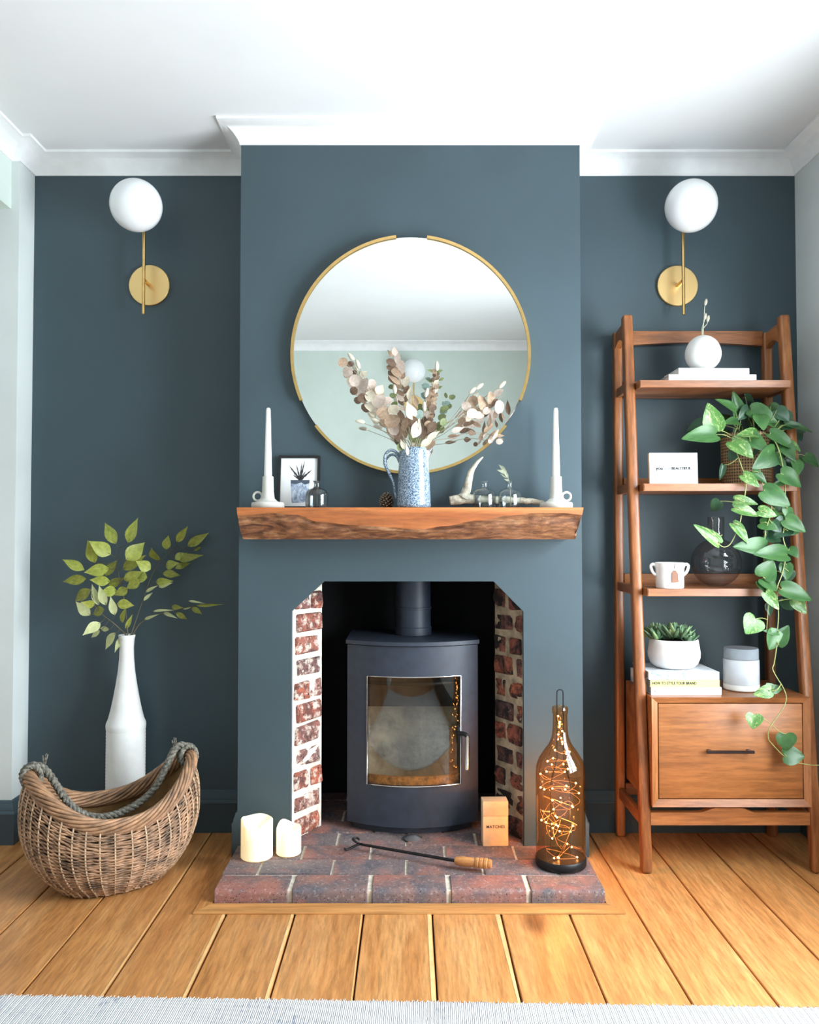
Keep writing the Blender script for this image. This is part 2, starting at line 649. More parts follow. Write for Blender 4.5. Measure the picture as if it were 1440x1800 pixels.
bprof = [(0, 0.0005), (0.018, 0.0005), (0.018, 0.098), (0.020, 0.103), (0.018, 0.109), (0.014, 0.112), (0.013, 0.122), (0.009, 0.130), (0.006, 0.142), (0, 0.145)]
bm = bmesh.new()
sweep_profile(bm, [(BL, YF), (BL, YB), (XL, YB), (XL, YN), (FX0, YN)], bprof, False)
structure('baseboard_left', bm, MT['paint_dark'], 'dark blue skirting board round the left alcove', smooth=True, angle=30)
bm = bmesh.new()
sweep_profile(bm, [(XR, YBACK), (XR, YB), (BR, YB), (BR, YF)], bprof, False)
structure('baseboard_right', bm, MT['paint_dark'], 'dark blue skirting board round the right alcove', smooth=True, angle=30)

# ---- inside of the fireplace
FB = 3.22
fp = bmesh.new()
add_box(fp, -0.47, 0.47, FB, FB + 0.06, 0, 1.25)
add_box(fp, -0.47, -0.44, 2.90, FB, 0, 1.25)
add_box(fp, 0.44, 0.47, 2.90, FB, 0, 1.25)
add_box(fp, -0.47, 0.47, YF + 0.13, FB, 1.25, 1.28)
add_box(fp, -0.47, 0.47, YF + 0.03, YF + 0.13, 0.945, 1.28)
structure('wall_fireplace', fp, MT['soot'], 'soot black inside of the fireplace')


def brick_mat(name, dark, lime, soot):
    m = NT(name)
    v = m.coords()
    oi = m.n('ShaderNodeObjectInfo')
    base = m.ramp(oi.outputs['Random'], [(0.0, (142, 82, 68)), (0.28, (174, 94, 70)), (0.45, (134, 96, 90)), (0.62, (156, 90, 76)), (0.8, (110, 82, 80)), (1.0, (190, 104, 72))])
    big = m.noise(v, 14, 5, 0.65, 0.6)
    c = m.mix(m.ramp(big, [(soot, (0, 0, 0)), (soot + 0.2, (255, 255, 255))]), base, dark)
    fine = m.noise(v, 120, 3, 0.7)
    c = m.mix(m.ramp(fine, [(0.36, (255, 255, 255)), (0.44, (0, 0, 0))]), c, (46, 32, 30))
    pale = m.noise(v, 38, 4, 0.7)
    c = m.mix(m.ramp(pale, [(lime, (0, 0, 0)), (lime + 0.12, (230, 230, 230))]), c, (222, 206, 192))
    m.base(c)
    m.set(Roughness=0.85)
    m.bump(m.mix(0.5, m.noise(v, 60, 5, 0.7), fine), 0.7, 0.004)
    return m.m


def hearth_mat():
    m = NT('hearth_brick')
    v = m.coords()
    oi = m.n('ShaderNodeObjectInfo')
    base = m.ramp(oi.outputs['Random'], [(0.0, (116, 96, 92)), (0.3, (142, 98, 88)), (0.55, (112, 104, 106)), (0.8, (132, 94, 86)), (1.0, (108, 102, 106))])
    big = m.noise(v, 12, 5, 0.65, 0.5)
    c = m.mix(m.ramp(big, [(0.40, (0, 0, 0)), (0.66, (255, 255, 255))]), base, (84, 82, 90))
    red = m.noise(v, 7, 3, 0.6)
    c = m.mix(m.ramp(red, [(0.52, (0, 0, 0)), (0.68, (170, 170, 170))]), c, (182, 104, 80))
    vo = m.n('ShaderNodeTexVoronoi'); vo.inputs['Scale'].default_value = 130
    m.l(v, vo.inputs['Vector'])
    pits = m.ramp(vo.outputs['Distance'], [(0.12, (255, 255, 255)), (0.26, (0, 0, 0))])
    gate = m.ramp(m.noise(v, 50, 3), [(0.40, (0, 0, 0)), (0.52, (255, 255, 255))])
    pm = m.mix(1.0, pits, gate, 'MULTIPLY')
    c = m.mix(pm, c, (26, 20, 20))
    pale = m.noise(v, 90, 4, 0.75)
    c = m.mix(m.ramp(pale, [(0.54, (0, 0, 0)), (0.70, (190, 190, 190))]), c, (190, 180, 176))
    m.base(c)
    m.set(Roughness=0.75)
    m.bump(m.mix(0.5, m.noise(v, 80, 5, 0.7), pm, 'SUBTRACT'), 0.5, 0.003)
    return m.m


MT['brick_lime'] = brick_mat('limewashed_red_brick', (70, 56, 56), 0.50, 0.46)
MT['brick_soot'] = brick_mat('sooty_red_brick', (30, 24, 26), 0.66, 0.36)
MT['hearth'] = hearth_mat()
MT['mortar'] = plain('lime_mortar', (236, 228, 214), 0.9, var=0.18, vscale=30, bump=0.6, bscale=90, bdist=0.003)
MT['mortar_grey'] = plain('grey_mortar', (222, 212, 196), 0.9, var=0.15, vscale=40, bump=0.4, bscale=120)
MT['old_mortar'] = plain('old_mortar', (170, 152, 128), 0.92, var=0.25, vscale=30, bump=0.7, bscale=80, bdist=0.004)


def rough_brick(w, h, d, seed, amp=0.004, cuts=3):
    """brick with worn arrises: x width, z height, front at -y"""
    bm = bmesh.new()
    add_box(bm, 0, w, 0, d, 0, h)
    bmesh.ops.bevel(bm, geom=bm.edges[:], offset=min(0.005, h * 0.2), segments=1, affect='EDGES', profile=0.6)
    front = [f for f in bm.faces if f.normal.y < -0.9 or f.calc_center_median().y < 0.001]
    es = set(e for f in front for e in f.edges)
    bmesh.ops.subdivide_edges(bm, edges=list(es), cuts=cuts, use_grid_fill=True)
    for vtx in bm.verts:
        q = vtx.co * 45 + Vector((seed * 7.3, seed * 3.1, seed))
        nv = noise.noise_vector(q)
        k = 1.0 if vtx.co.y < 0.02 else 0.3
        vtx.co += Vector((nv.x * 0.5, nv.y * 1.2, nv.z * 0.6)) * amp * k
    return bm


def reveal(name, label, p0, p1, ztop, mir, mort, seed, bmat):
    """splayed brick side of the fireplace from front point p0 to back point p1 (plan), single bricks proud of the mortar"""
    p0 = Vector((p0[0], p0[1], 0)); p1 = Vector((p1[0], p1[1], 0))
    L = (p1 - p0).length
    ang = math.atan2(p1.y - p0.y, p1.x - p0.x)
    # local: x along the splay, -y towards the room
    root = None
    bm = bmesh.new()
    d = 0.07
    sgn = 1 if not mir else -1
    pts = [(0, 0.004 * sgn), (L, 0.004 * sgn), (L, d * sgn), (0, d * sgn)]
    add_prism(bm, pts, 'z', 0.0, ztop)
    root = obj(name, bm, mort, None, loc=p0, rot=(0, 0, ang))
    root['kind'] = 'structure'; root['label'] = label
    r = random.Random(seed)
    z = 0.045
    course = 0
    while z < ztop - 0.01:
        h = 0.061 + r.uniform(-0.004, 0.004)
        if z + h > ztop: h = ztop - z
        if course % 2 == 0:
            segs = [(0.022, L - 0.014 + r.uniform(-.012, .004))] if course % 4 == 0 else [(0.018, L * 0.55), (L * 0.55 + 0.012, L - 0.004)]
        else:
            segs = [(0.028 + r.uniform(-.006, .004), L - 0.008)]
        if mir:
            segs = [(0.012, 0.044), (0.062, L - 0.006)] if course % 2 else [(0.014, L * 0.5 + r.uniform(-.01, .01)), (L * 0.5 + 0.022, L - 0.002)]
        for a, b in segs:
            if b - a < 0.012 or h < 0.015: continue
            bb = rough_brick(b - a, h - r.uniform(0, .004), 0.05, r.uniform(0, 50), 0.0095)
            out = r.uniform(-0.002, 0.006)
            o = obj('brick', bb, bmat, root, True, 50)
            if mir:
                o.matrix_local = Matrix.Translation((a, out, z)) @ Matrix.Diagonal((1, -1, 1, 1))
                o.data.flip_normals()
            else:
                o.location = (a, -out, z)
        z += 0.0745
        course += 1
    return root


reveal('wall_fireplace_left', 'lime mortared red brick side of the fireplace on the left', (OL - 0.004, YF + 0.026), (W(567, 1250, 2.86).x, 2.86), 0.95, False, MT['mortar'], 3, MT['brick_lime'])
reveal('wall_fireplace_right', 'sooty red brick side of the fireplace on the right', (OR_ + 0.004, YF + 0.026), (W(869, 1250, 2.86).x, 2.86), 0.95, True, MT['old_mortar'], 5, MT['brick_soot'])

# ---- hearth of single bricks
HZ, HY0 = 0.041, 2.350
HX = 0.551
hearth = thing('brick_hearth', 'raised hearth of worn red and blue grey bricks in front of the stove', 'hearth', (0, HY0, 0))
bm = boxes((-HX + 0.006, HX - 0.006, 0.008, YF - HY0 - 0.001, 0.001, HZ - 0.005), (-0.36, 0.36, YF - HY0 - 0.001, FB - HY0, 0.001, HZ - 0.005))
obj('mortar_bed', bm, MT['mortar_grey'], hearth)
row_j = [[-0.338, -0.113, 0.111, 0.336], [-0.449, -0.230, -0.009, 0.220, 0.441], [-0.335, -0.121, 0.111, 0.331],
         [-0.449, -0.235, -0.010, 0.216, 0.441], [-0.335, -0.121, 0.111, 0.331], [-0.235, -0.010, 0.216], [-0.121, 0.111], [-0.235, -0.01, 0.216]]
r = random.Random(21)
for ri, js in enumerate(row_j):
    y0 = 0.1125 * ri
    y1 = y0 + 0.1035
    xl, xr = (-HX, HX) if ri < 3 else (-0.365, 0.365)
    xs = [xl] + [j for j in js if xl + 0.03 < j < xr - 0.03] + [xr]
    for a, b in zip(xs[:-1], xs[1:]):
        g = 0.0048 if ri else 0.0065
        a2 = a + (g if a > xl else 0); b2 = b - (g if b < xr else 0)
        bm = bmesh.new()
        zz = HZ + r.uniform(-0.0012, 0.0012)
        add_box(bm, 0, b2 - a2, 0, y1 - y0, 0.0015, zz)
        if ri == 0:
            es = [e for e in bm.edges if all(abs(v.co.y) < 1e-6 and v.co.z > 0.02 for v in e.verts)]
            bmesh.ops.bevel(bm, geom=es, offset=0.014, segments=4, affect='EDGES', profile=0.5)
        bmesh.ops.bevel(bm, geom=[e for e in bm.edges if e.calc_face_angle(0) > 0.9], offset=0.0025, segments=1, affect='EDGES')
        obj('brick', bm, MT['hearth'], hearth, True, 40, loc=(a2, y0, 0))

# ---- mitred oak strip round the hearth
strip = tag(bpy.data.objects.new('trim_2', None), 'mitred oak strip framing the brick hearth', kind='structure')
COL.objects.link(strip)
ow = 0.058
o_y = HY0 - 0.004
bm = bmesh.new()
add_prism(bm, [(-HX - 0.003, o_y), (HX + 0.003, o_y), (HX + ow * 0.72, o_y - ow), (-HX - ow * 0.72, o_y - ow)], 'z', 0.0007, 0.0055)
obj('strip', bm, MT['oak_trim'], strip)
for s in (-1, 1):
    bm = bmesh.new()
    pts = [(s * (HX + 0.003), o_y + 0.0005), (s * (HX + ow * 0.72), o_y - ow + 0.0005), (s * (HX + ow * 0.72), YF - 0.03), (s * (HX + 0.003), YF - 0.03)]
    add_prism(bm, pts if s < 0 else pts[::-1], 'z', 0.0007, 0.0055)
    obj('strip', bm, MT['oak'], strip)


# ---- rug in the foreground
def rug_mat():
    m = NT('distressed_wool')
    v = m.coords(jitter=False)
    blot = m.noise(v, 5, 6, 0.7, 1.0)
    thr = m.noise(m.coords((1, 0.22, 1), False), 170, 3, 0.6)
    s = m.mix(0.5, blot, thr)
    c = m.ramp(s, [(0.36, (138, 142, 158)), (0.41, (184, 186, 194)), (0.47, (208, 208, 209)), (0.70, (220, 220, 219))])
    m.base(c)
    m.set(Roughness=0.95)
    wv = m.n('ShaderNodeTexWave', wave_type='BANDS', bands_direction='X')
    wv.inputs['Scale'].default_value = 75
    wv.inputs['Distortion'].default_value = 1.5
    wv.inputs['Detail'].default_value = 2
    m.l(v, wv.inputs['Vector'])
    m.bump(m.mix(0.4, wv.outputs['Fac'], thr), 0.8, 0.004)
    return m.m


MT['rug'] = rug_mat()
a = W(0, 1738, 1.884); b = W(1440, 1763, 1.836)
ra = math.atan2(b.y - a.y, b.x - a.x)
rug = thing('rug', 'off-white woven rug with faded blue grey blotches in the foreground', 'rug', ((a.x + b.x) / 2, (a.y + b.y) / 2, 0), (0, 0, ra))
bm = bmesh.new()
nx = 500
hw = 1.31
rr = random.Random(5)
rows = []
for j, yy in enumerate((0, -0.004, -0.012, -0.03, -1.6)):
    row = []
    for i in range(nx + 1):
        xx = -hw + 2 * hw * i / nx
        jit = rr.uniform(-0.003, 0.002) if j < 2 else 0
        zz = (0.001, 0.007, 0.010, 0.011, 0.011)[j] + (0.0012 * math.sin(i * 2.1) if j > 0 else 0)
        row.append(bm.verts.new((xx, yy + jit, zz)))
    rows.append(row)
for p, q in zip(rows[:-1], rows[1:]):
    for i in range(nx):
        bm.faces.new((p[i], p[i + 1], q[i + 1], q[i]))
low = [bm.verts.new((-hw, -1.6, 0.001)), bm.verts.new((hw, -1.6, 0.001))]
obj('pile', bm, MT['rug'], rug, True, 80)
bm = bmesh.new()
for i in range(420):
    xx = -hw + 2 * hw * (i + rr.random()) / 420
    l = rr.uniform(0.003, 0.011)
    add_tube(bm, [(xx, -0.004, 0.004), (xx + rr.uniform(-.003, .003), l, 0.0025)], 0.0011, 4)
tag(obj('edge_fibres', bm, MT['rug'], rug), kind='stuff')

# ================================================================== wall lights
def sconce(x, yw, facing, globe_z, label, name='wall_light', group='brass wall lights with opal globes'):
    """facing: -1 sticks out towards -y (fireplace wall), +1 towards +y"""
    t = thing(name, label, 'wall light', (x, yw, globe_z - 0.228), (0, 0, 0 if facing < 0 else PI), group)
    # local frame: wall at y=0, room towards -y
    bm = bmesh.new()
    add_lathe(bm, [(0, 0), (0.072, 0), (0.0725, 0.002), (0.0725, 0.011), (0.071, 0.0125), (0, 0.0125)], 48)
    bmesh.ops.rotate(bm, verts=bm.verts[:], cent=(0, 0, 0), matrix=Matrix.Rotation(PI / 2, 3, 'X'))
    bmesh.ops.translate(bm, verts=bm.verts[:], vec=(0, -0.0005, 0))
    obj('back_plate', bm, MT['brass_disc'], t, True, 30)
    tube('spacer', [(0, -0.012, 0.0), (0, -0.066, 0.0)], 0.007, MT['brass'], t, 12)
    tube('rod', [(0, -0.072, -0.120), (0, -0.072, 0.192)], 0.0056, MT['brass'], t, 12)
    tube('globe_holder', [(0, -0.072, 0.180), (0, -0.080, 0.183), (0, -0.095, 0.186)], 0.006, MT['brass'], t, 10)
    bm = bmesh.new()
    bmesh.ops.create_uvsphere(bm, u_segments=40, v_segments=24, radius=0.0868)
    bmesh.ops.translate(bm, verts=bm.verts[:], vec=(0, -0.158, 0.228))
    obj('globe', bm, MT['opal'], t, True)
    return t


def brass_disc_mat():
    m = NT('spun_brass')
    tc = m.n('ShaderNodeTexCoord')
    sp = m.n('ShaderNodeSeparateXYZ'); m.l(tc.outputs['Object'], sp.inputs[0])
    at = m.n('ShaderNodeMath', operation='ARCTAN2'); m.l(sp.outputs['Z'], at.inputs[0]); m.l(sp.outputs['X'], at.inputs[1])
    m.base((240, 204, 142))
    m.set(Metallic=1.0, Roughness=0.38)
    return m.m


MT['brass_disc'] = brass_disc_mat()
sconce(-0.927, YB, -1, W(240, 361, 2.767).z, 'opal globe wall light on a brass rod in the left alcove')
sconce(0.955, YB, -1, W(1217, 362, 2.767).z, 'opal globe wall light on a brass rod above the ladder shelf')
sconce(0.03, YBACK, 1, 2.15, 'opal globe wall light on the opposite wall, seen in the mirror')

# ================================================================== round mirror
mc = W(722, 622, YF - 0.03)
mr_ = 0.384
mirror = thing('round_mirror', 'large round wall mirror with broken brass rim above the mantel', 'mirror', (mc.x, YF - 0.006, mc.z), (R(0.62), 0, 0))
bm = bmesh.new()
add_lathe(bm, [(0, 0), (mr_, 0), (mr_, 0.016), (mr_ - 0.002, 0.018), (0, 0.018)], 128)
bmesh.ops.rotate(bm, verts=bm.verts[:], cent=(0, 0, 0), matrix=Matrix.Rotation(PI / 2, 3, 'X'))
g = obj('mirror_glass', bm, [MT['mirror'], MT['black_frame']], mirror, True, 30)
for p in g.data.polygons:
    if p.normal.y > -0.5: p.material_index = 1
for a0, a1 in ((97, 203), (-23, 82), (217, 323)):     # brass arcs with gaps at the top, lower left and lower right
    pts = []
    n = 60
    bm = bmesh.new()
    rings = []
    for k in range(n + 1):
        a = R(a0 + (a1 - a0) * k / n)
        ca, sa = math.cos(a), math.sin(a)
        rings.append([bm.verts.new((ca * q, y, sa * q)) for q, y in ((mr_ - 0.003, -0.026), (mr_ + 0.006, -0.026), (mr_ + 0.006, -0.002), (mr_ + 0.0005, -0.002), (mr_ + 0.0005, -0.0195), (mr_ - 0.003, -0.0195))])
    for p, q in zip(rings[:-1], rings[1:]):
        for j in range(6):
            bm.faces.new((p[j], p[(j + 1) % 6], q[(j + 1) % 6], q[j]))
    bm.faces.new(rings[0]); bm.faces.new(rings[-1][::-1])
    obj('rim', bm, MT['brass'], mirror, True, 40)


# ================================================================== live-edge mantel beam
def bark_mat():
    m = NT('live_edge')
    v = m.coords((0.25, 1, 1), False)
    a = m.noise(v, 26, 6, 0.7, 1.5)
    c = m.ramp(a, [(0.28, (58, 32, 20)), (0.42, (112, 68, 42)), (0.55, (148, 98, 62)), (0.7, (182, 138, 98))])
    b = m.noise(v, 90, 4, 0.7)
    c = m.mix(0.6, c, m.ramp(b, [(0.35, (120, 110, 100)), (0.6, (255, 255, 255))]), 'MULTIPLY')
    m.base(c)
    m.set(Roughness=0.75)
    m.bump(m.mix(0.5, a, b), 0.8, 0.006)
    return m.m


MT['bark'] = bark_mat()
MZ = W(720, 892, 2.52).z
MB_ = W(720, 948, 2.52).z
ML, MR = W(416, 894, 2.52).x, W(1026, 893, 2.52).x
MY = 2.52
mantel = thing('mantel_beam', 'live-edge wooden mantel beam on the chimney breast', 'mantel', ((ML + MR) / 2, YF, MB_))
ctrl = [(416, 907), (440, 905), (475, 902), (520, 905), (560, 917), (620, 923), (690, 927), (735, 931), (780, 925), (840, 915), (900, 906), (945, 901.5), (990, 902), (1026, 905)]


def boundary(px):
    for (a, ya), (b, yb) in zip(ctrl[:-1], ctrl[1:]):
        if a <= px <= b:
            t = (px - a) / (b - a); t = t * t * (3 - 2 * t)
            return ya + (yb - ya) * t
    return ctrl[-1][1] if px > 1000 else ctrl[0][1]


H = MZ - MB_
bm = bmesh.new()
nx = 130
rows = []
for i in range(nx + 1):
    u = i / nx
    px = 416 + 610 * u
    xx = ML + (MR - ML) * u - (ML + MR) / 2
    zb = (948 - boundary(px)) / 56 * H          # height of the cut / live edge boundary
    ring = [(0.0, H), (-(YF - MY), H), (-(YF - MY), zb + (H - zb) * 0.5), (-(YF - MY), zb)]
    nlow = 7
    for k in range(1, nlow + 1):
        f = k / nlow
        q = noise.noise(Vector((xx * 9, f * 3, 1.7))) * 0.010 + noise.noise(Vector((xx * 30, f * 7, 4.2))) * 0.005
        depth = -(YF - MY) + 0.006 * (1 if k == 1 else 0) + 0.055 * f ** 1.6 * (0.5 + 0.5 * (zb / H)) + q * (1 if k < nlow else 0.4)
        ring.append((depth, zb * (1 - f)))
    ring.append((0.0, 0.0))
    # ends: the right end is cut back towards the underside
    vs = []
    for yy, zz in ring:
        dx = 0
        if u > 0.985: dx = -0.024 * (1 - zz / H) ** 1.2 * (u - 0.985) / 0.015
        if u < 0.015: dx = 0.010 * (1 - zz / H) * (0.015 - u) / 0.015
        vs.append(bm.verts.new((xx + dx, yy + 0.0, zz)))
    rows.append(vs)
for a, b in zip(rows[:-1], rows[1:]):
    for j in range(len(a) - 1):
        f = bm.faces.new((a[j], b[j], b[j + 1], a[j + 1]))
        f.material_index = 1 if 3 <= j < len(a) - 2 else 0
bm.faces.new(rows[0]); bm.faces.new(rows[-1][::-1])
for a, b in zip(rows[:-1], rows[1:]):
    bm.faces.new((a[-1], b[-1], b[0], a[0]))
beam = obj('beam', bm, [MT['beam_wood'], MT['bark']], mantel, True, 30)
MZ += 0.0003


# ================================================================== things on the mantel
def candle_holder(px, Y, side, label, clabel):
    c = W(px, 890, Y)
    t = thing('candle_holder', label, 'candle holder', (c.x, Y, MZ), group='clay candle holders on the mantel')
    lathe('base', [(0, 0), (0.049, 0), (0.0515, 0.003), (0.0515, 0.014), (0.049, 0.018), (0.040, 0.0185), (0.030, 0.022), (0.022, 0.030), (0, 0.030)], MT['grey_clay'], t, 40)
    lathe('stem', [(0, 0.028), (0.0215, 0.028), (0.0185, 0.050), (0.0170, 0.098), (0.0165, 0.100), (0.0135, 0.100), (0.013, 0.085), (0, 0.085)], MT['grey_clay'], t, 28)
    ring = [(side * (0.0325 + 0.0135 * math.cos(a)), 0, 0.037 + 0.0135 * math.sin(a)) for a in [2 * PI * k / 24 for k in range(24)]]
    bm = bmesh.new(); add_tube(bm, ring, 0.0036, 8, True)
    obj('handle', bm, MT['grey_clay'], t, True)
    k = thing('taper_candle', clabel, 'candle', (c.x, Y, MZ + 0.0855), group='white taper candles')
    lathe('wax', [(0, 0), (0.0125, 0), (0.0122, 0.03), (0.0072, 0.222), (0.006, 0.230), (0.0015, 0.233), (0, 0.233)], MT['wax'], k, 20)
    tube('wick', [(0, 0, 0.231), (0.0006, 0, 0.237), (0.002, 0, 0.240)], 0.0008, MT['ink'], k, 5)


candle_holder(471, 2.60, -1, 'pale clay candle holder with ring handle at the left mantel end', 'tall white taper candle in the holder at the left mantel end')
candle_holder(978, 2.60, 1, 'pale clay candle holder with ring handle at the right mantel end', 'tall white taper candle in the holder at the right mantel end')

# ---- framed botanical print leaning on the wall
pc = W(524.5, 891, 2.655)
pw, ph = 0.1345, 0.176
pf = thing('picture_frame', 'small black framed print of a plant in a blue grey glass', 'picture', (pc.x, 2.648, MZ), (R(-9), 0, 0))
bm = boxes((-pw / 2, -pw / 2 + 0.008, 0, 0.014, 0, ph), (pw / 2 - 0.008, pw / 2, 0, 0.014, 0, ph), (-pw / 2 + 0.008, pw / 2 - 0.008, 0, 0.014, 0, 0.008), (-pw / 2 + 0.008, pw / 2 - 0.008, 0, 0.014, ph - 0.008, ph))
obj('frame', bm, MT['black_frame'], pf)
pr = box('print', -pw / 2 + 0.008, pw / 2 - 0.008, 0.006, 0.010, 0.008, ph - 0.008, MT['paper'], pf)


def wash_mat():
    m = NT('blue_grey_wash')
    v = m.coords((1, 1, 0.5), False)
    a = m.noise(v, 70, 5, 0.7, 1.0)
    m.base(m.ramp(a, [(0.34, (92, 112, 142)), (0.5, (178, 192, 212)), (0.64, (232, 236, 244))]))
    m.set(Roughness=0.8)
    return m.m


MT['wash'] = wash_mat()
bm = bmesh.new()
add_prism(bm, [(-0.026, 0.085), (0.034, 0.085), (0.030, 0.022), (-0.022, 0.020)], 'y', 0.0056, 0.0062)
obj('glass_motif', bm, MT['wash'], pr)
bm = bmesh.new()
add_prism(bm, [(-0.027, 0.0955), (0.0345, 0.0955), (0.034, 0.085), (0.020, 0.080), (0.008, 0.087), (-0.010, 0.082), (-0.0265, 0.084)], 'y', 0.0055, 0.0061)
obj('rim_motif', bm, plain('slate_ink', (66, 78, 96), 0.8), pr)
bm = bmesh.new()
for ang, l, w in ((-38, 0.062, 0.008), (-15, 0.055, 0.006), (4, 0.060, 0.006), (12, 0.066, 0.007), (48, 0.052, 0.009), (-55, 0.030, 0.007), (30, 0.035, 0.006)):
    a = R(ang)
    bx, bz = 0.004, 0.096
    dx, dz = math.sin(a), math.cos(a)
    q = []
    nseg = 7
    for k in range(nseg + 1):
        f = k / nseg; ww = w * 0.5 * (1 - f) ** 0.7 * (1.25 if k % 2 else 0.75)
        q.append((bx + dx * l * f + dz * ww, bz + dz * l * f - dx * ww))
    for k in range(nseg, -1, -1):
        f = k / nseg; ww = w * 0.5 * (1 - f) ** 0.7 * (1.25 if k % 2 else 0.75)
        q.append((bx + dx * l * f - dz * ww, bz + dz * l * f + dx * ww))
    for k in range(nseg):
        A = [bm.verts.new((p[0], 0.0054, p[1])) for p in (q[k], q[k + 1], q[2 * nseg - k], q[2 * nseg + 1 - k])]
        try: bm.faces.new(A)
        except ValueError: pass
obj('leaves_motif', bm, MT['ink'], pr)
box('glazing', -pw / 2 + 0.008, pw / 2 - 0.008, 0.0035, 0.0045, 0.008, ph - 0.008, thin_glass('picture_glass', (1, 1, 1), 0.6, 0.0, 0.03), pf)


# ---- glass bud bottles
def bud_bottle(px, Y, label, sc=1.0):
    c = W(px, 890, Y)
    t = thing('glass_bottle', label, 'bottle', (c.x, Y, MZ), group='small clear glass bottles on the mantel')
    o = [(0, 0.0005), (0.031, 0.0005), (0.0355, 0.004), (0.0365, 0.012), (0.0365, 0.040), (0.034, 0.051), (0.026, 0.0585), (0.014, 0.0625), (0.0095, 0.067), (0.009, 0.078), (0.0125, 0.084), (0.013, 0.086)]
    inn = [(0.0115, 0.086), (0.0108, 0.0835), (0.0075, 0.078), (0.008, 0.067), (0.013, 0.061), (0.025, 0.057), (0.0325, 0.050), (0.035, 0.040), (0.035, 0.012), (0.033, 0.006), (0, 0.0055)]
    lathe('bottle_body', [(a * sc, b * sc) for a, b in o + inn], MT['bottle_glass'], t, 36)
    return t, c


MT['bottle_glass'] = thin_glass('bottle_glass', (0.93, 0.96, 0.97), 1.0, 0.02, 0.05)
bud_bottle(557, 2.585, 'clear glass bottle in front of the small framed print')
bud_bottle(852, 2.60, 'empty clear glass bottle beside the antler, left of its pair')
t3, c3 = bud_bottle(896, 2.605, 'clear glass bottle holding a short leaf sprig')
t3['label'] = 'clear glass bottle with a leaf sprig near the right candle'


# ---- leaf mesh used by all plants (unit length along +y, normal +z)
def leaf_mesh(name, outline, fold=0.12, curl=0.15, mats=None, nseg=8):
    bm = bmesh.new()
    mid, L, Rr = [], [], []
    for k in range(nseg + 1):
        f = k / nseg
        w = outline(f)
        zc = -curl * f * f
        back = 0
        mid.append(bm.verts.new((0, f, zc)))
        yoff = outline_y(f) if False else 0
        L.append(bm.verts.new((-w, f + yoff, zc + fold * w)))
        Rr.append(bm.verts.new((w, f + yoff, zc + fold * w)))
    for k in range(nseg):
        bm.faces.new((mid[k], mid[k + 1], L[k + 1], L[k]))
        bm.faces.new((mid[k], Rr[k], Rr[k + 1], mid[k + 1]))
    bmesh.ops.remove_doubles(bm, verts=bm.verts[:], dist=1e-4)
    return to_mesh(bm, name, True)


def lance(f): return 0.5 * math.sin(PI * min(1, f ** 0.72)) ** 1.25 if 0 < f < 1 else 0.0
def oval(f): return 0.5 * math.sqrt(max(0, 1 - (2 * f - 1) ** 2))


def place_leaf(o, base, tip, width, facing, roll=0.0):
    """put a unit leaf from base to tip (world or local vectors), its face towards 'facing'"""
    base = Vector(base); tip = Vector(tip)
    y = tip - base
    Ln = y.length
    y.normalize()
    z = Vector(facing) - y * Vector(facing).dot(y)
    if z.length < 1e-4: z = y.orthogonal()
    z.normalize()
    x = y.cross(z)
    if roll:
        c, s = math.cos(roll), math.sin(roll)
        x, z = x * c + z * s, z * c - x * s
    m = Matrix((( x.x * width, y.x * Ln, z.x * Ln, base.x), (x.y * width, y.y * Ln, z.y * Ln, base.y), (x.z * width, y.z * Ln, z.z * Ln, base.z), (0, 0, 0, 1)))
    o.matrix_local = m


LEAF_LANCE = leaf_mesh('leaf', lance)
LEAF_OVAL = leaf_mesh('leaf', oval, 0.1, 0.1)
LEAF_ROUND = leaf_mesh('leaf', oval, 0.25, 0.22)


def leaf_obj(me, mat, parent, base, tip, width, facing=(0, -1, 0.1), roll=0.0, name='leaf'):
    o = bpy.data.objects.new(name, me)
    COL.objects.link(o)
    if len(me.materials) == 0: me.materials.append(mat)
    o.material_slots[0].link = 'OBJECT'
    o.material_slots[0].material = mat
    o.parent = parent
    place_leaf(o, base, tip, width, facing, roll)
    return o


def leaf_mat(name, c1, c2, rough=0.5, trans=0.25):
    m = NT(name)
    v = m.coords()
    f = m.noise(v, 5, 4, 0.6)
    c = m.ramp(f, [(0.3, c1), (0.7, c2)])
    oi = m.n('ShaderNodeObjectInfo')
    hs = m.n('ShaderNodeHueSaturation')
    mr = m.n('ShaderNodeMapRange'); mr.inputs['To Min'].default_value = 0.82; mr.inputs['To Max'].default_value = 1.15
    m.l(oi.outputs['Random'], mr.inputs['Value']); m.l(mr.outputs[0], hs.inputs['Value']); m.l(c, hs.inputs['Color'])
    m.base(hs.outputs['Color'])
    m.set(Roughness=rough)
    tl = m.n('ShaderNodeBsdfTranslucent'); m.l(hs.outputs['Color'], tl.inputs['Color'])
    mx = m.n('ShaderNodeMixShader'); mx.inputs[0].default_value = trans
    m.l(m.b.outputs[0], mx.inputs[1]); m.l(tl.outputs[0], mx.inputs[2]); m.l(mx.outputs[0], m.out.inputs['Surface'])
    return m.m


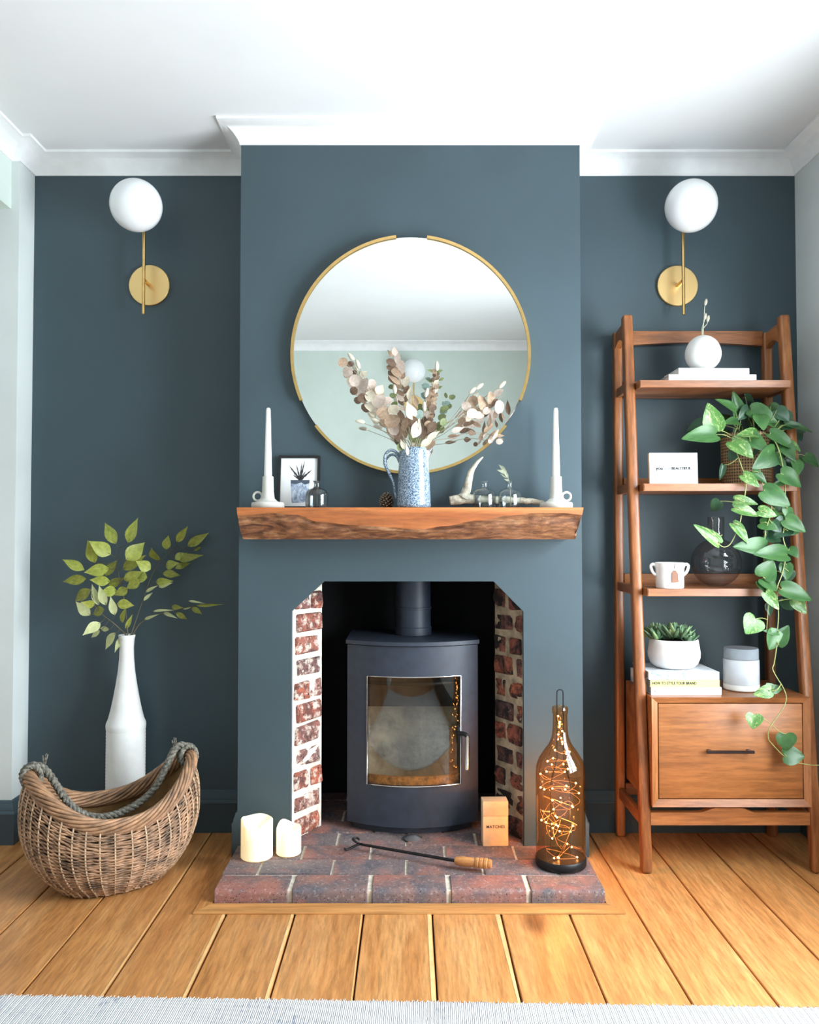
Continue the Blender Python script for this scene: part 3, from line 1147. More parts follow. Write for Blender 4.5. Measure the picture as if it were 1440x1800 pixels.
MT['sprig_leaf'] = leaf_mat('grey_green_leaf', (132, 140, 118), (170, 172, 150))
MT['stem_grey'] = plain('dry_stem', (150, 138, 112), 0.7)
sp = thing('leaf_sprig', 'short grey green leaf sprig in the small bottle', 'sprig', (c3.x, 2.605, MZ + 0.0065), (0, 0, 0))
tube('stem', smooth_path([(0.004, 0, 0.001), (0.001, 0, 0.06), (-0.006, 0, 0.095), (-0.012, 0, 0.115)], 4), 0.0012, MT['stem_grey'], sp, 5)
for b, tp, w in (((-0.004, 0, 0.088), (-0.020, -0.004, 0.120), 0.010), ((-0.008, 0, 0.105), (-0.040, -0.006, 0.115), 0.012), ((-0.012, 0, 0.112), (-0.034, 0.004, 0.134), 0.011), ((-0.006, 0, 0.09), (-0.030, -0.002, 0.104), 0.009), ((0.0, 0, 0.08), (-0.018, -0.004, 0.086), 0.007)):
    leaf_obj(LEAF_LANCE, MT['sprig_leaf'], sp, b, tp, w)

# ---- pinecone
c = W(680, 890, 2.615)
pine = thing('pinecone', 'small brown pinecone beside the jug', 'pinecone', (c.x, 2.615, MZ))
MT['cone'] = plain('pinecone_scale', (92, 72, 58), 0.8, var=0.3, vscale=80)
MT['cone_tip'] = plain('pinecone_tip', (190, 172, 148), 0.8, var=0.2)
lathe('core', [(0, 0.002), (0.012, 0.004), (0.015, 0.018), (0.009, 0.036), (0, 0.044)], MT['cone'], pine, 12)
bm = bmesh.new()
bmesh.ops.create_icosphere(bm, subdivisions=1, radius=1.0)
for v in bm.verts:
    v.co = Vector((v.co.x * 0.0045, v.co.y * 0.0085, v.co.z * 0.0022))
sm = to_mesh(bm, 'scale', True); sm.materials.append(MT['cone']); sm.materials.append(MT['cone_tip'])
for p in sm.polygons:
    if p.center.y > 0.0045: p.material_index = 1
for k in range(70):
    f = k / 69
    a = k * 2.39996
    z = 0.005 + 0.040 * f
    rr_ = 0.0185 * math.sin(PI * (0.22 + 0.74 * f)) ** 0.8
    o = link('scale', sm, None, pine)
    o.matrix_local = Matrix.Translation((math.cos(a) * rr_, math.sin(a) * rr_, z)) @ Matrix.Rotation(a - PI / 2, 4, 'Z') @ Matrix.Rotation(R(20 + 40 * f), 4, 'X')


# ---- speckled jug
def speckle_mat():
    m = NT('speckled_glaze')
    v = m.coords(jitter=False)
    n1 = m.noise(v, 260, 3, 0.6)
    n2 = m.noise(v, 12, 3)
    c = m.ramp(n1, [(0.38, (58, 72, 92)), (0.46, (108, 128, 150)), (0.54, (154, 172, 190)), (0.66, (200, 210, 220))])
    c = m.mix(0.25, c, m.ramp(n2, [(0.3, (120, 140, 165)), (0.7, (255, 255, 255))]), 'MULTIPLY')
    m.base(c)
    m.set(Roughness=0.14)
    return m.m


MT['speckle'] = speckle_mat()
jc = W(727.5, 891, 2.59)
jug = thing('jug', 'tall speckled blue glazed jug in the middle of the mantel', 'jug', (jc.x, 2.59, MZ))
JH = 0.1885
bm = bmesh.new()
prof = [(0, 0.001), (0.050, 0.001), (0.0535, 0.004), (0.0538, 0.012), (0.0515, 0.06), (0.049, 0.11), (0.0465, 0.15), (0.0450, 0.175), (0.0458, JH - 0.002), (0.0445, JH), (0.0425, JH - 0.002), (0.0418, 0.175), (0.043, 0.15), (0.047, 0.06), (0.048, 0.012), (0, 0.01)]
add_lathe(bm, prof, 48)
for v in bm.verts:                       # spout on the right
    a = math.atan2(v.co.y, v.co.x)
    k = max(0, 1 - abs(a) / 0.42) * max(0, min(1, (v.co.z - 0.155) / 0.033))
    v.co.x += 0.016 * k * k
    v.co.z += 0.003 * k
obj('body', bm, MT['speckle'], jug, True, 50)
hp = smooth_path([(-0.046, 0, 0.155), (-0.056, 0, 0.176), (-0.074, 0, 0.182), (-0.089, 0, 0.168), (-0.091, 0, 0.140), (-0.078, 0, 0.110), (-0.064, 0, 0.080), (-0.058, 0, 0.045), (-0.0525, 0, 0.030)], 6)
bm = bmesh.new(); add_tube(bm, hp, 0.0048, 10, flat=1.9)
obj('handle', bm, MT['speckle'], jug, True)

# ---- antler lying along the mantel
MT['antler'] = plain('weathered_antler', (204, 192, 172), 0.75, var=0.28, vscale=40, bump=0.7, bscale=110, bdist=0.004)
ac = W(870, 890, 2.655)
ant = thing('antler', 'weathered antler piece with one upright tine beside the jug', 'antler', (ac.x, 2.645, MZ))


def A(px, py, dy=0.0):
    q = W(px, py, 2.645 + dy)
    return Vector((q.x - ac.x, dy, q.z - MZ))


def bumpy(bm, amp, sc):
    for v in bm.verts:
        v.co += noise.noise_vector(v.co * sc) * amp


bm = bmesh.new()
pp = smooth_path([A(791, 880), A(800, 879), A(820, 877), A(850, 879), A(885, 879), A(915, 880), A(940, 882), A(956, 885)], 5)
rads = []
for i in range(len(pp)):
    f = i / (len(pp) - 1)
    rads.append(0.0185 * (1 - 0.62 * f) * (0.82 + 0.18 * min(1, f * 6)))
add_tube(bm, pp, rads, 12)
bumpy(bm, 0.0035, 60)
zmin = min(v.co.z for v in bm.verts)
for v in bm.verts: v.co.z = max(v.co.z, 0.0004)
obj('beam', bm, MT['antler'], ant, True)
bm = bmesh.new()
pp = smooth_path([A(815, 876), A(820, 862), A(824, 845), A(829, 828), A(838, 814), A(849, 803)], 6)
n = len(pp)
add_tube(bm, pp, [0.016 * (1 - i / (n - 1)) ** 0.75 * (1.25 if i < 3 else 1) + 0.0012 for i in range(n)], 12)
bumpy(bm, 0.0015, 60)
obj('tine', bm, MT['antler'], ant, True)


# ================================================================== dried bouquet in the jug
PAL = {
    'tan': leaf_mat('dried_leaf_tan', (150, 122, 98), (186, 160, 136), 0.7, 0.2),
    'pink': leaf_mat('dried_leaf_blush', (194, 172, 158), (220, 204, 192), 0.7, 0.2),
    'cream': leaf_mat('dried_leaf_cream', (200, 188, 162), (226, 216, 196), 0.7, 0.2),
    'brown': leaf_mat('dried_leaf_brown', (92, 72, 58), (132, 106, 86), 0.7, 0.15),
    'green': leaf_mat('dried_leaf_green', (84, 98, 62), (128, 136, 88), 0.6, 0.2),
    'teal': leaf_mat('dried_leaf_blue_green', (82, 104, 98), (128, 148, 138), 0.6, 0.2),
    'tail': plain('bunny_tail_fluff', (240, 232, 212), 0.95, var=0.08, vscale=200, bump=0.8, bscale=500, bdist=0.003),
}
JY = 2.59
JT = MZ + 0.012


def sprig(label, path, leaves, name='dried_sprig', cat='dried stem', stem_r=0.0013, group='dried stems in the speckled jug', stem_mat=None, stem_col='stem_grey'):
    """path: list of (px, py, dy); leaves: (px, py, ang, length_px, width_px, colour, dy, mesh)"""
    P = [W(px, py, JY + dy) for px, py, dy in path]
    foot = Vector((jc.x + (P[0].x - jc.x) * 0.5, JY + (P[0].y - JY) * 0.5, JT))
    t = thing(name, label, cat, foot, group=group)
    pts = smooth_path([foot] + P, 5)
    tube('stem', [p - foot for p in pts], [stem_r * (1 - 0.5 * i / len(pts)) for i in range(len(pts))], MT[stem_col], t, 5)
    r = random.Random(len(leaves) * 13 + int(path[-1][0]))
    for (px, py, ang, ln, wd, colr, dy, kind) in leaves:
        c = W(px, py, JY + dy) - foot
        s = JY / FPX
        d = Vector((math.cos(R(ang)), r.uniform(-0.35, 0.2), math.sin(R(ang))))
        d.normalize()
        base = c - d * (ln * s / 2)
        tip = c + d * (ln * s / 2)
        me = {'o': LEAF_OVAL, 'r': LEAF_ROUND, 'l': LEAF_LANCE}[kind]
        leaf_obj(me, PAL[colr], t, base, tip, wd * s * 1.05, (r.uniform(-.75, .75), -1, r.uniform(-.4, .7)))
        # petiole
    return t


def along(path, n, l0, l1, w0, w1, cols, f0=0.25, spread=55, seed=1, kind='o', off=0.5, dyr=0.02):
    """alternate leaves up a stem"""
    r = random.Random(seed)
    P = [Vector((a, b, c)) for a, b, c in path]
    seg = [(P[i + 1].xy - P[i].xy).length for i in range(len(P) - 1)]
    tot = sum(seg)
    out = []
    for k in range(n):
        f = f0 + (1 - f0) * (k + 0.5) / n
        d = f * tot
        i = 0
        while i < len(seg) - 1 and d > seg[i]:
            d -= seg[i]; i += 1
        p = P[i].lerp(P[i + 1], d / seg[i])
        t = (P[i + 1].xy - P[i].xy).normalized()
        ang = math.degrees(math.atan2(-t.y, t.x))
        side = 1 if k % 2 else -1
        a = ang + side * (spread + r.uniform(-15, 15)) * (1 - 0.4 * f)
        g = (f - f0) / (1 - f0)
        ln = l0 + (l1 - l0) * g; wd = w0 + (w1 - w0) * g
        ln *= r.uniform(0.85, 1.15); wd *= r.uniform(0.85, 1.15)
        cx = p.x + math.cos(R(a)) * ln * off; cy = p.y - math.sin(R(a)) * ln * off
        out.append((cx, cy, a, ln, wd, r.choice(cols) if isinstance(cols, (list, tuple)) else cols, p.z + r.uniform(-dyr, dyr), kind))
    return out


pA = [(716, 786, 0), (690, 745, -.005), (656, 700, -.01), (626, 656, -.01), (604, 634, -.01)]
lA = [(603, 637, 120, 17, 17, 'tan', -.02, 'r'), (611, 654, 170, 20, 19, 'pink', -.02, 'r'), (624, 669, 110, 22, 19, 'pink', -.025, 'r'), (640, 676, 80, 24, 20, 'pink', -.025, 'r'),
      (653, 676, 60, 22, 16, 'pink', -.0, 'r'), (622, 687, 200, 15, 14, 'brown', -.02, 'r'), (638, 700, 150, 20, 17, 'brown', -.025, 'r'), (651, 696, 100, 22, 18, 'cream', -.025, 'r'),
      (666, 705, 60, 26, 24, 'pink', -.03, 'r'), (681, 705, 20, 20, 14, 'pink', -.02, 'r'), (673, 726, 30, 24, 20, 'tan', -.03, 'r'), (668, 684, 60, 22, 16, 'cream', -.01, 'l'),
      (640, 657, 50, 18, 13, 'cream', -.01, 'l'), (649, 716, 130, 20, 12, 'cream', -.02, 'r'), (692, 720, 10, 22, 16, 'cream', -.03, 'r'), (690, 740, 60, 30, 26, 'tan', -.03, 'r'),
      (692, 752, 110, 28, 20, 'pink', -.03, 'r'), (700, 760, 60, 24, 16, 'brown', -.02, 'o'), (615, 668, 210, 13, 11, 'cream', -.02, 'o'), (655, 727, 150, 16, 10, 'cream', -.02, 'l'),
      (616, 640, 30, 14, 10, 'brown', -.0, 'r'), (662, 690, 100, 18, 16, 'tan', 0, 'r')]
sprig('left leaning dried stem with large blush round leaves', pA, lA)

pB = [(724, 786, 0), (716, 735, 0), (706, 680, 0), (699, 640, 0), (694, 612, 0)]
lB = [(694, 617, 95, 20, 11, 'pink', -.02, 'l'), (686, 621, 120, 16, 9, 'tan', -.01, 'l'), (699, 630, 100, 22, 12, 'pink', -.02, 'o'), (688, 637, 145, 20, 14, 'brown', -.02, 'o'),
      (690, 648, 150, 24, 14, 'brown', -.02, 'o'), (706, 645, 100, 26, 14, 'pink', -.02, 'o'), (697, 655, 140, 22, 13, 'tan', -.03, 'o'), (693, 667, 140, 28, 9, 'tan', -.02, 'l'),
      (709, 660, 60, 16, 8, 'brown', -.02, 'l'), (714, 671, 70, 20, 11, 'cream', -.02, 'o'), (714, 685, 60, 18, 9, 'brown', -.01, 'o'), (720, 690, 80, 26, 9, 'cream', -.02, 'l'),
      (704, 691, 140, 16, 8, 'brown', -.02, 'o'), (704, 700, 150, 16, 9, 'pink', -.03, 'o'), (688, 680, 160, 12, 9, 'green', -.01, 'o'), (692, 695, 190, 14, 7, 'green', -.01, 'o')]
sprig('tall upright dried stem with brown and blush leaves in the bouquet centre', pB, lB)

pC = [(736, 786, 0), (750, 740, 0), (762, 695, 0), (767, 655, 0)]
lC = [(758, 652, 160, 16, 6, 'green', -.01, 'l'), (773, 652, 20, 14, 6, 'green', -.01, 'l'), (754, 667, 150, 15, 6, 'green', 0, 'l'), (777, 666, 25, 10, 5, 'green', 0, 'l'),
      (749, 680, 150, 16, 12, 'teal', -.01, 'r'), (752, 665, 165, 12, 5, 'teal', 0, 'l'), (795, 698, 80, 11, 11, 'green', -.02, 'r'), (784, 695, 110, 10, 6, 'green', -.01, 'o'), (781, 719, 30, 17, 12, 'green', -.02, 'r'),
      (784, 709, 10, 16, 8, 'teal', -.02, 'o'), (780, 742, 40, 16, 13, 'green', -.02, 'r'), (772, 748, 70, 18, 12, 'green', -.01, 'r')]
lC += along(pC, 26, 15, 10, 12, 7, ['brown', 'tan', 'pink', 'cream', 'brown', 'tan'], 0.28, 60, 4, 'r', 0.42)
sprig('upright green and brown small leaved stem right of the bouquet centre', pC, lC)

pD = [(744, 786, 0), (785, 752, 0), (825, 725, -.01), (862, 708, -.01), (884, 696, -.01)]
lD = [(832, 705, 120, 20, 17, 'tan', -.03, 'r'), (847, 708, 95, 26, 20, 'tan', -.035, 'r'), (863, 699, 70, 24, 17, 'tan', -.03, 'r'), (877, 690, 60, 20, 15, 'pink', -.03, 'r'), (878, 715, 80, 26, 16, 'pink', -.035, 'r'),
      (867, 709, 50, 24, 10, 'brown', -.03, 'o'), (893, 716, 100, 28, 9, 'brown', -.02, 'l'), (871, 729, 80, 14, 8, 'brown', -.02, 'o'), (884, 731, 100, 16, 6, 'brown', -.02, 'l'), (861, 738, 80, 26, 7, 'brown', -.02, 'l'),
      (820, 714, 150, 18, 15, 'pink', -.03, 'r'), (831, 727, 20, 22, 17, 'pink', -.035, 'r'), (843, 730, 40, 18, 15, 'pink', -.03, 'r'), (824, 735, 60, 14, 10, 'cream', -.02, 'o'), (856, 722, 40, 16, 12, 'pink', -.03, 'r'), (812, 740, 40, 16, 12, 'tan', -.0, 'o')]
sprig('right leaning dried stem with large tan and blush round leaves', pD, lD)

pE = [(746, 788, 0), (790, 770, 0), (830, 760, -.01), (862, 764, -.01), (886, 772, -.01)]
lE = [(824, 744, 20, 22, 9, 'brown', -.02, 'o'), (838, 746, -30, 18, 8, 'brown', -.02, 'o'), (830, 761, 0, 15, 10, 'brown', -.02, 'l'), (845, 770, 80, 9, 8, 'brown', -.02, 'r'), (859, 752, 45, 22, 9, 'tan', -.02, 'o'),
      (867, 764, 40, 24, 9, 'tan', -.02, 'o'), (872, 764, 55, 22, 6, 'pink', -.03, 'l'), (879, 766, 10, 18, 7, 'tan', -.02, 'l'), (878, 776, 0, 13, 10, 'pink', -.03, 'r'), (864, 772, 60, 18, 9, 'pink', -.02, 'o'),
      (805, 755, 20, 24, 10, 'pink', -.02, 'l'), (798, 766, 10, 24, 7, 'brown', -.02, 'l'), (853, 765, 60, 14, 5, 'pink', -.02, 'l')]
sprig('low right leaning dried stem with narrow brown leaves', pE, lE)

pF = [(722, 788, -.03), (732, 765, -.05), (738, 745, -.06), (742, 725, -.06)]
lF = [(733, 752, 68, 40, 20, 'cream', -.06, 'l'), (722, 722, 105, 34, 22, 'pink', -.055, 'l'), (727, 738, 130, 24, 14, 'tan', -.05, 'l'), (736, 730, 40, 22, 16, 'teal', -.03, 'r'), (712, 745, 80, 26, 14, 'tan', -.04, 'o'), (730, 703, 110, 24, 10, 'tan', -.02, 'l'),
      (752, 776, 40, 32, 12, 'cream', -.055, 'l'), (762, 765, 35, 28, 10, 'cream', -.05, 'l'), (708, 781, 110, 20, 8, 'cream', -.055, 'l'), (757, 783, 50, 22, 12, 'tan', -.05, 'o'), (704, 785, 60, 16, 12, 'green', -.05, 'r'), (716, 790, 95, 22, 6, 'cream', -.055, 'l'), (705, 730, 120, 22, 10, 'brown', -.02, 'o'), (720, 742, 60, 20, 12, 'brown', -.02, 'o'), (760, 750, 60, 22, 14, 'brown', -.02, 'o'), (745, 760, 80, 26, 12, 'brown', -.01, 'o'), (700, 768, 130, 24, 12, 'brown', -.01, 'o')]
sprig('short cream leaved stem at the front of the bouquet', pF, lF)
pG = [(735, 788, .02), (735, 765, .03), (740, 745, .03), (745, 720, .03)]
lG = along(pG, 10, 20, 14, 14, 10, ['green', 'teal', 'brown', 'teal'], 0.1, 65, 9, 'o', 0.5)
sprig('short dark green leaved stem at the back of the bouquet', pG, lG)

# bunny tail grasses
tails = [((617, 627), (648, 690), 130, 'bunny tail grass at the far left tip of the bouquet'), ((629, 640), (660, 700), 110, 'bunny tail grass second from the left tip of the bouquet'),
         ((633, 741), (690, 765), 172, 'bunny tail grass leaning low to the left'), ((694, 684), (706, 740), 97, 'bunny tail grass left of the bouquet centre'),
         ((746, 714), (742, 755), 92, 'bunny tail grass standing lowest in the bouquet centre'), ((750, 690), (745, 740), 75, 'bunny tail grass just right of the bouquet centre'),
         ((768, 643), (760, 715), 92, 'bunny tail grass at the top of the green stem'), ((831, 686), (790, 740), 40, 'bunny tail grass above the tan leaves on the right'),
         ((843, 679), (800, 735), 35, 'bunny tail grass second from the right tip of the bouquet'), ((883, 676), (820, 722), 42, 'bunny tail grass at the far right tip of the bouquet'),
         ((660, 738), (695, 765), 165, 'small bunny tail grass tucked under the left leaves')]
bm = bmesh.new()
add_lathe(bm, [(0, -0.5), (0.12, -0.46), (0.2, -0.3), (0.23, -0.05), (0.19, 0.22), (0.10, 0.42), (0, 0.5)], 10)
r = random.Random(3)
for k in range(150):
    a = r.uniform(0, 2 * PI); z = r.uniform(-0.45, 0.46)
    q = 0.20 * math.sqrt(max(0.02, 1 - (z / 0.5) ** 2))
    p = Vector((math.cos(a) * q, math.sin(a) * q, z)); d = Vector((math.cos(a), math.sin(a), 0.9)).normalized() * 0.09
    s = Vector((-math.sin(a), math.cos(a), 0)) * 0.012
    bm.faces.new([bm.verts.new(v) for v in (p - s, p + s, p + d)])
TAIL = to_mesh(bm, 'seed_head', True); TAIL.materials.append(PAL['tail'])
for (hx, hy), (mx, my), ang, lab in tails:
    h = W(hx, hy, JY - 0.015); m = W(mx, my, JY - 0.005); e = W(727 + (mx - 727) * 0.12, 786, JY)
    foot = Vector((jc.x + (e.x - jc.x) * 0.5, JY, JT))
    t = thing('bunny_tail', lab, 'dried grass', foot, group='bunny tail grasses in the speckled jug')
    tube('stem', [p - foot for p in smooth_path([foot, e, m, h], 4)], 0.0008, MT['stem_grey'], t, 4)
    o = link('seed_head', TAIL, None, t)
    d = Vector((math.cos(R(ang)), -0.1, math.sin(R(ang)))).normalized()
    o.matrix_local = Matrix.Translation(h - foot) @ d.to_track_quat('Z', 'Y').to_matrix().to_4x4() @ Matrix.Scale(0.031, 4)


# ================================================================== wood stove
SX = W(725.5, 1300, 2.80).x
SY = 2.756                        # front of the curve
HW = 0.2225
SAG = 0.072
stove = thing('wood_stove', 'black curved-front wood burning stove with glass door in the fireplace', 'stove', (SX, SY, HZ + 0.001))
z0 = HZ + 0.001
ST = W(720, 1136, SY).z - z0      # underside of the top plate
SB = W(726, 1456, SY).z - z0
sdep = 0.36


def fy(x, off=0.0):
    return SAG * (x / HW) ** 2 + off


def arc_panel(bm, x0, x1, za, zb, t=0.014, off=0.0, n=14):
    xs = [x0 + (x1 - x0) * k / n for k in range(n + 1)]
    F, B = [], []
    for x in xs:
        F.append((bm.verts.new((x, fy(x, off), za)), bm.verts.new((x, fy(x, off), zb))))
        B.append((bm.verts.new((x, fy(x, off) + t, za)), bm.verts.new((x, fy(x, off) + t, zb))))
    for k in range(n):
        bm.faces.new((F[k][0], F[k + 1][0], F[k + 1][1], F[k][1]))
        bm.faces.new((B[k + 1][0], B[k][0], B[k][1], B[k + 1][1]))
        bm.faces.new((F[k][1], F[k + 1][1], B[k + 1][1], B[k][1]))
        bm.faces.new((F[k + 1][0], F[k][0], B[k][0], B[k + 1][0]))
    bm.faces.new((F[0][0], F[0][1], B[0][1], B[0][0]))
    bm.faces.new((F[n][1], F[n][0], B[n][0], B[n][1]))


wx0, wx1 = W(645, 1290, 2.77).x - SX, W(811, 1290, 2.77).x - SX
wz0, wz1 = W(726, 1382, 2.765).z - z0, W(726, 1190, 2.765).z - z0
# body shell (sides, back, floor, plinth)
bm = bmesh.new()
add_box(bm, -HW, -HW + 0.012, SAG + 0.012, sdep, SB, ST)
add_box(bm, HW - 0.012, HW, SAG + 0.012, sdep, SB, ST)
add_box(bm, -HW, HW, sdep, sdep + 0.012, SB, ST)
n = 16
poly = [(-HW + 0.004 + (2 * HW - 0.008) * k / n, fy(-HW + 0.004 + (2 * HW - 0.008) * k / n, 0.016)) for k in range(n + 1)]
add_prism(bm, poly + [(HW - 0.004, sdep), (-HW + 0.004, sdep)], 'z', SB, SB + 0.012)
obj('body', bm, MT['stove'], stove)
hw2 = HW - 0.02
poly2 = [(-hw2 + 2 * hw2 * k / n, fy(-hw2 + 2 * hw2 * k / n, 0.03)) for k in range(n + 1)]
bm = bmesh.new()
add_prism(bm, poly2 + [(hw2, sdep - 0.01), (-hw2, sdep - 0.01)], 'z', 0.0, SB - 0.0005)
obj('plinth', bm, MT['stove'], stove)
bm = bmesh.new()
hw3 = HW + 0.005
poly3 = [(-hw3 + 2 * hw3 * k / n, fy(-hw3 + 2 * hw3 * k / n, -0.010)) for k in range(n + 1)]
add_prism(bm, poly3 + [(hw3, sdep + 0.014), (-hw3, sdep + 0.014)], 'z', ST + 0.0005, ST + 0.0135)
bmesh.ops.bevel(bm, geom=[e for e in bm.edges if e.calc_face_angle(0) > 1.0], offset=0.002, segments=2, affect='EDGES')
obj('top_plate', bm, MT['stove'], stove, True, 40)
bm = bmesh.new()
arc_panel(bm, -HW, HW, wz1, ST - 0.003)
arc_panel(bm, -HW, HW, SB, wz0)
arc_panel(bm, -HW, wx0, wz0, wz1, n=5)
arc_panel(bm, wx1, HW, wz0, wz1, n=5)
door = obj('door', bm, MT['stove'], stove, True, 30)
bm = bmesh.new()
lo = [(x, fy(x, -0.001), wz0) for x in [wx0 + (wx1 - wx0) * k / 12 for k in range(13)]]
hi = [(x, fy(x, -0.001), wz1) for x in [wx1 - (wx1 - wx0) * k / 12 for k in range(13)]]
add_tube(bm, lo + hi, 0.0028, 6, True)
obj('window_trim', bm, MT['chrome'], door, True)
bm = bmesh.new()
arc_panel(bm, wx0, wx1, wz0, wz1, 0.003, 0.005)
obj('glass', bm, thin_glass('stove_glass', (0.86, 0.84, 0.80), 0.7, 0.02, 0.07), door, True, 30)
hx, hz1, hz0 = W(823, 1300, 2.74).x - SX, W(823, 1300, 2.74).z - z0, W(823, 1357, 2.74).z - z0
hb = fy(hx)
tube('handle_bracket', smooth_path([(hx - 0.030, fy(hx - 0.03) - 0.002, hz1 + 0.008), (hx - 0.022, hb - 0.020, hz1 + 0.010), (hx - 0.006, hb - 0.030, hz1 + 0.008), (hx, hb - 0.032, hz1)], 4), 0.0075, MT['black_metal'], door, 8)
tube('handle', [(hx, hb - 0.032, hz1 + 0.004), (hx + 0.0005, hb - 0.033, hz1 - 0.02), (hx - 0.002, hb - 0.035, hz0)], [0.0075, 0.008, 0.0078], MT['chrome'], door, 12)
box('latch', wx1 - 0.012, wx1 - 0.002, 0.030, 0.045, hz1 - 0.025, hz1 + 0.03, MT['black_metal'], door, 0.002)
# firebox lining
MT['firebrick'] = plain('vermiculite_board', (222, 212, 196), 0.95, var=0.3, vscale=14, bump=0.4, bscale=60, bdist=0.003)
MT['firebrick_dark'] = plain('smoked_board', (122, 96, 68), 0.95, var=0.35, vscale=18)
MT['ash'] = plain('pale_ash', (206, 202, 196), 1.0, var=0.25, vscale=60, bump=0.8, bscale=120, bdist=0.004)
bm = bmesh.new()
add_box(bm, -HW + 0.02, HW - 0.02, sdep - 0.07, sdep - 0.045, SB + 0.04, ST - 0.13)
obj('back_lining', bm, MT['firebrick'], stove)
for s in (-1, 1):
    bm = bmesh.new()
    add_prism(bm, [(s * (HW - 0.018), 0.10), (s * (HW - 0.040), 0.10), (s * (HW - 0.060), sdep - 0.071), (s * (HW - 0.018), sdep - 0.071)][::s], 'z', SB + 0.04, ST - 0.10)
    obj('side_lining', bm, MT['firebrick_dark'], stove)
bm = bmesh.new()
add_prism(bm, [(0.13, ST - 0.062), (0.145, ST - 0.062), (0.215, ST - 0.235), (0.20, ST - 0.240)], 'x', -HW + 0.02, HW - 0.02)
obj('baffle', bm, plain('smoked_baffle', (62, 54, 48), 0.9, var=0.4, vscale=16), stove)
bm = bmesh.new()
add_tube(bm, [(x, fy(x, 0.045), wz1 - 0.030) for x in [-0.17 + 0.34 * k / 12 for k in range(13)]], 0.008, 8, flat=0.6)
obj('air_wash_bar', bm, MT['black_metal'], stove, True)
bm = bmesh.new()
arc_panel(bm, wx0 + 0.002, wx1 - 0.002, wz0 - 0.004, wz0 + 0.026, 0.012, 0.022)
obj('rope_seal', bm, plain('scorched_rope_seal', (168, 112, 56), 0.95, var=0.4, vscale=60, bump=0.8, bscale=160, bdist=0.004), stove, True, 30)
add = bmesh.new()
add_prism(add, [(x, fy(x, 0.035)) for x in [-0.19 + 0.38 * k / 12 for k in range(13)]] + [(0.19, sdep - 0.075), (-0.19, sdep - 0.075)], 'z', SB + 0.02, SB + 0.045)
obj('grate', add, MT['firebrick_dark'], stove)
bm = bmesh.new()
bmesh.ops.create_grid(bm, x_segments=30, y_segments=16, size=1)
for v in bm.verts:
    gx, gy = v.co.x, v.co.y
    e = max(0, 1 - (gx * gx + gy * gy))
    v.co = Vector((gx * 0.165, 0.185 + gy * 0.095, SB + 0.0455 + 0.050 * e ** 0.7 + 0.016 * noise.noise(Vector((gx * 9, gy * 6, 2))) * min(1, e * 3)))
obj('ash_bed', bm, MT['ash'], stove, True)
bm = bmesh.new()
arcp = [(0.155 * math.sin(a), 0.085 - 0.03 * math.cos(a), SB + 0.075 - 0.022 * math.cos(a) + 0.004) for a in [R(-85 + 170 * k / 20) for k in range(21)]]
add_tube(bm, arcp, 0.006, 8)
obj('log_guard', bm, MT['black_metal'], stove, True)
# riddling control and flue
lathe('air_control', [(0, 0), (0.030, 0), (0.032, 0.003), (0.020, 0.008), (0.012, 0.012), (0, 0.013)], plain('brushed_steel', (226, 226, 226), 0.35, 1.0, var=0.02), stove, 24, loc=(0.0, -0.016, 0.0005))
px0 = W(726.5, 1080, SY + 0.23).x - SX
lathe('flue_pipe', [(0.066, ST + 0.014), (0.066, ST + 0.040), (0.0635, ST + 0.042), (0.0635, ST + 0.105), (0.066, ST + 0.106), (0.066, ST + 0.111), (0.0632, ST + 0.112), (0.0632, ST + 0.50)], MT['stove'], stove, 40, loc=(px0, 0.23, 0))


# ================================================================== hearth objects
def flameless(px, pyb, rad, h, label, seed):
    Y = FPX * (CAM_H - HZ) / (pyb - 940.0)
    c = W(px, pyb, Y)
    t = thing('led_candle', label, 'candle', (c.x, Y, HZ + 0.0012), group='flameless wax candles on the hearth')
    ph = seed * 1.7

    def wob(a, rr_, z):
        if z > h * 0.8:
            return 0.006 * math.sin(2 * a + ph) + 0.004 * math.sin(3 * a + ph * 2) + (0.006 * math.cos(a - PI / 2))
        return 0
    lathe('wax', [(0, 0.0), (rad - 0.003, 0.0), (rad, 0.003), (rad, h * 0.5), (rad, h - 0.004), (rad - 0.003, h), (rad - 0.006, h - 0.003), (rad - 0.010, h - 0.022), (rad * 0.55, h - 0.030), (0, h - 0.031)], MT['candle_wax'], t, 48, wob=wob)
    tube('flame_wick', [(0, 0, h - 0.032), (0, 0, h - 0.012)], [0.0035, 0.001], MT['led_glow'], t, 8)
    return t


def candle_wax():
    m = NT('ivory_wax')
    m.base((250, 244, 226))
    m.set(Roughness=0.5, Subsurface_Weight=0.35, Subsurface_Scale=0.02)
    m.b.inputs['Subsurface Radius'].default_value = (1.0, 0.6, 0.25)
    tc = m.n('ShaderNodeTexCoord')
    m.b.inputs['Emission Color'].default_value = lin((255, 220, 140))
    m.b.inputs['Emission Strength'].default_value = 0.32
    return m.m


MT['candle_wax'] = candle_wax()
MT['led_glow'] = emit('led_glow', (255, 196, 96), 6)
flameless(451.5, 1500, 0.049, 0.114, 'larger ivory flameless candle on the left of the hearth', 1)
flameless(507.5, 1494, 0.0385, 0.083, 'smaller ivory flameless candle beside the larger one on the hearth', 2)

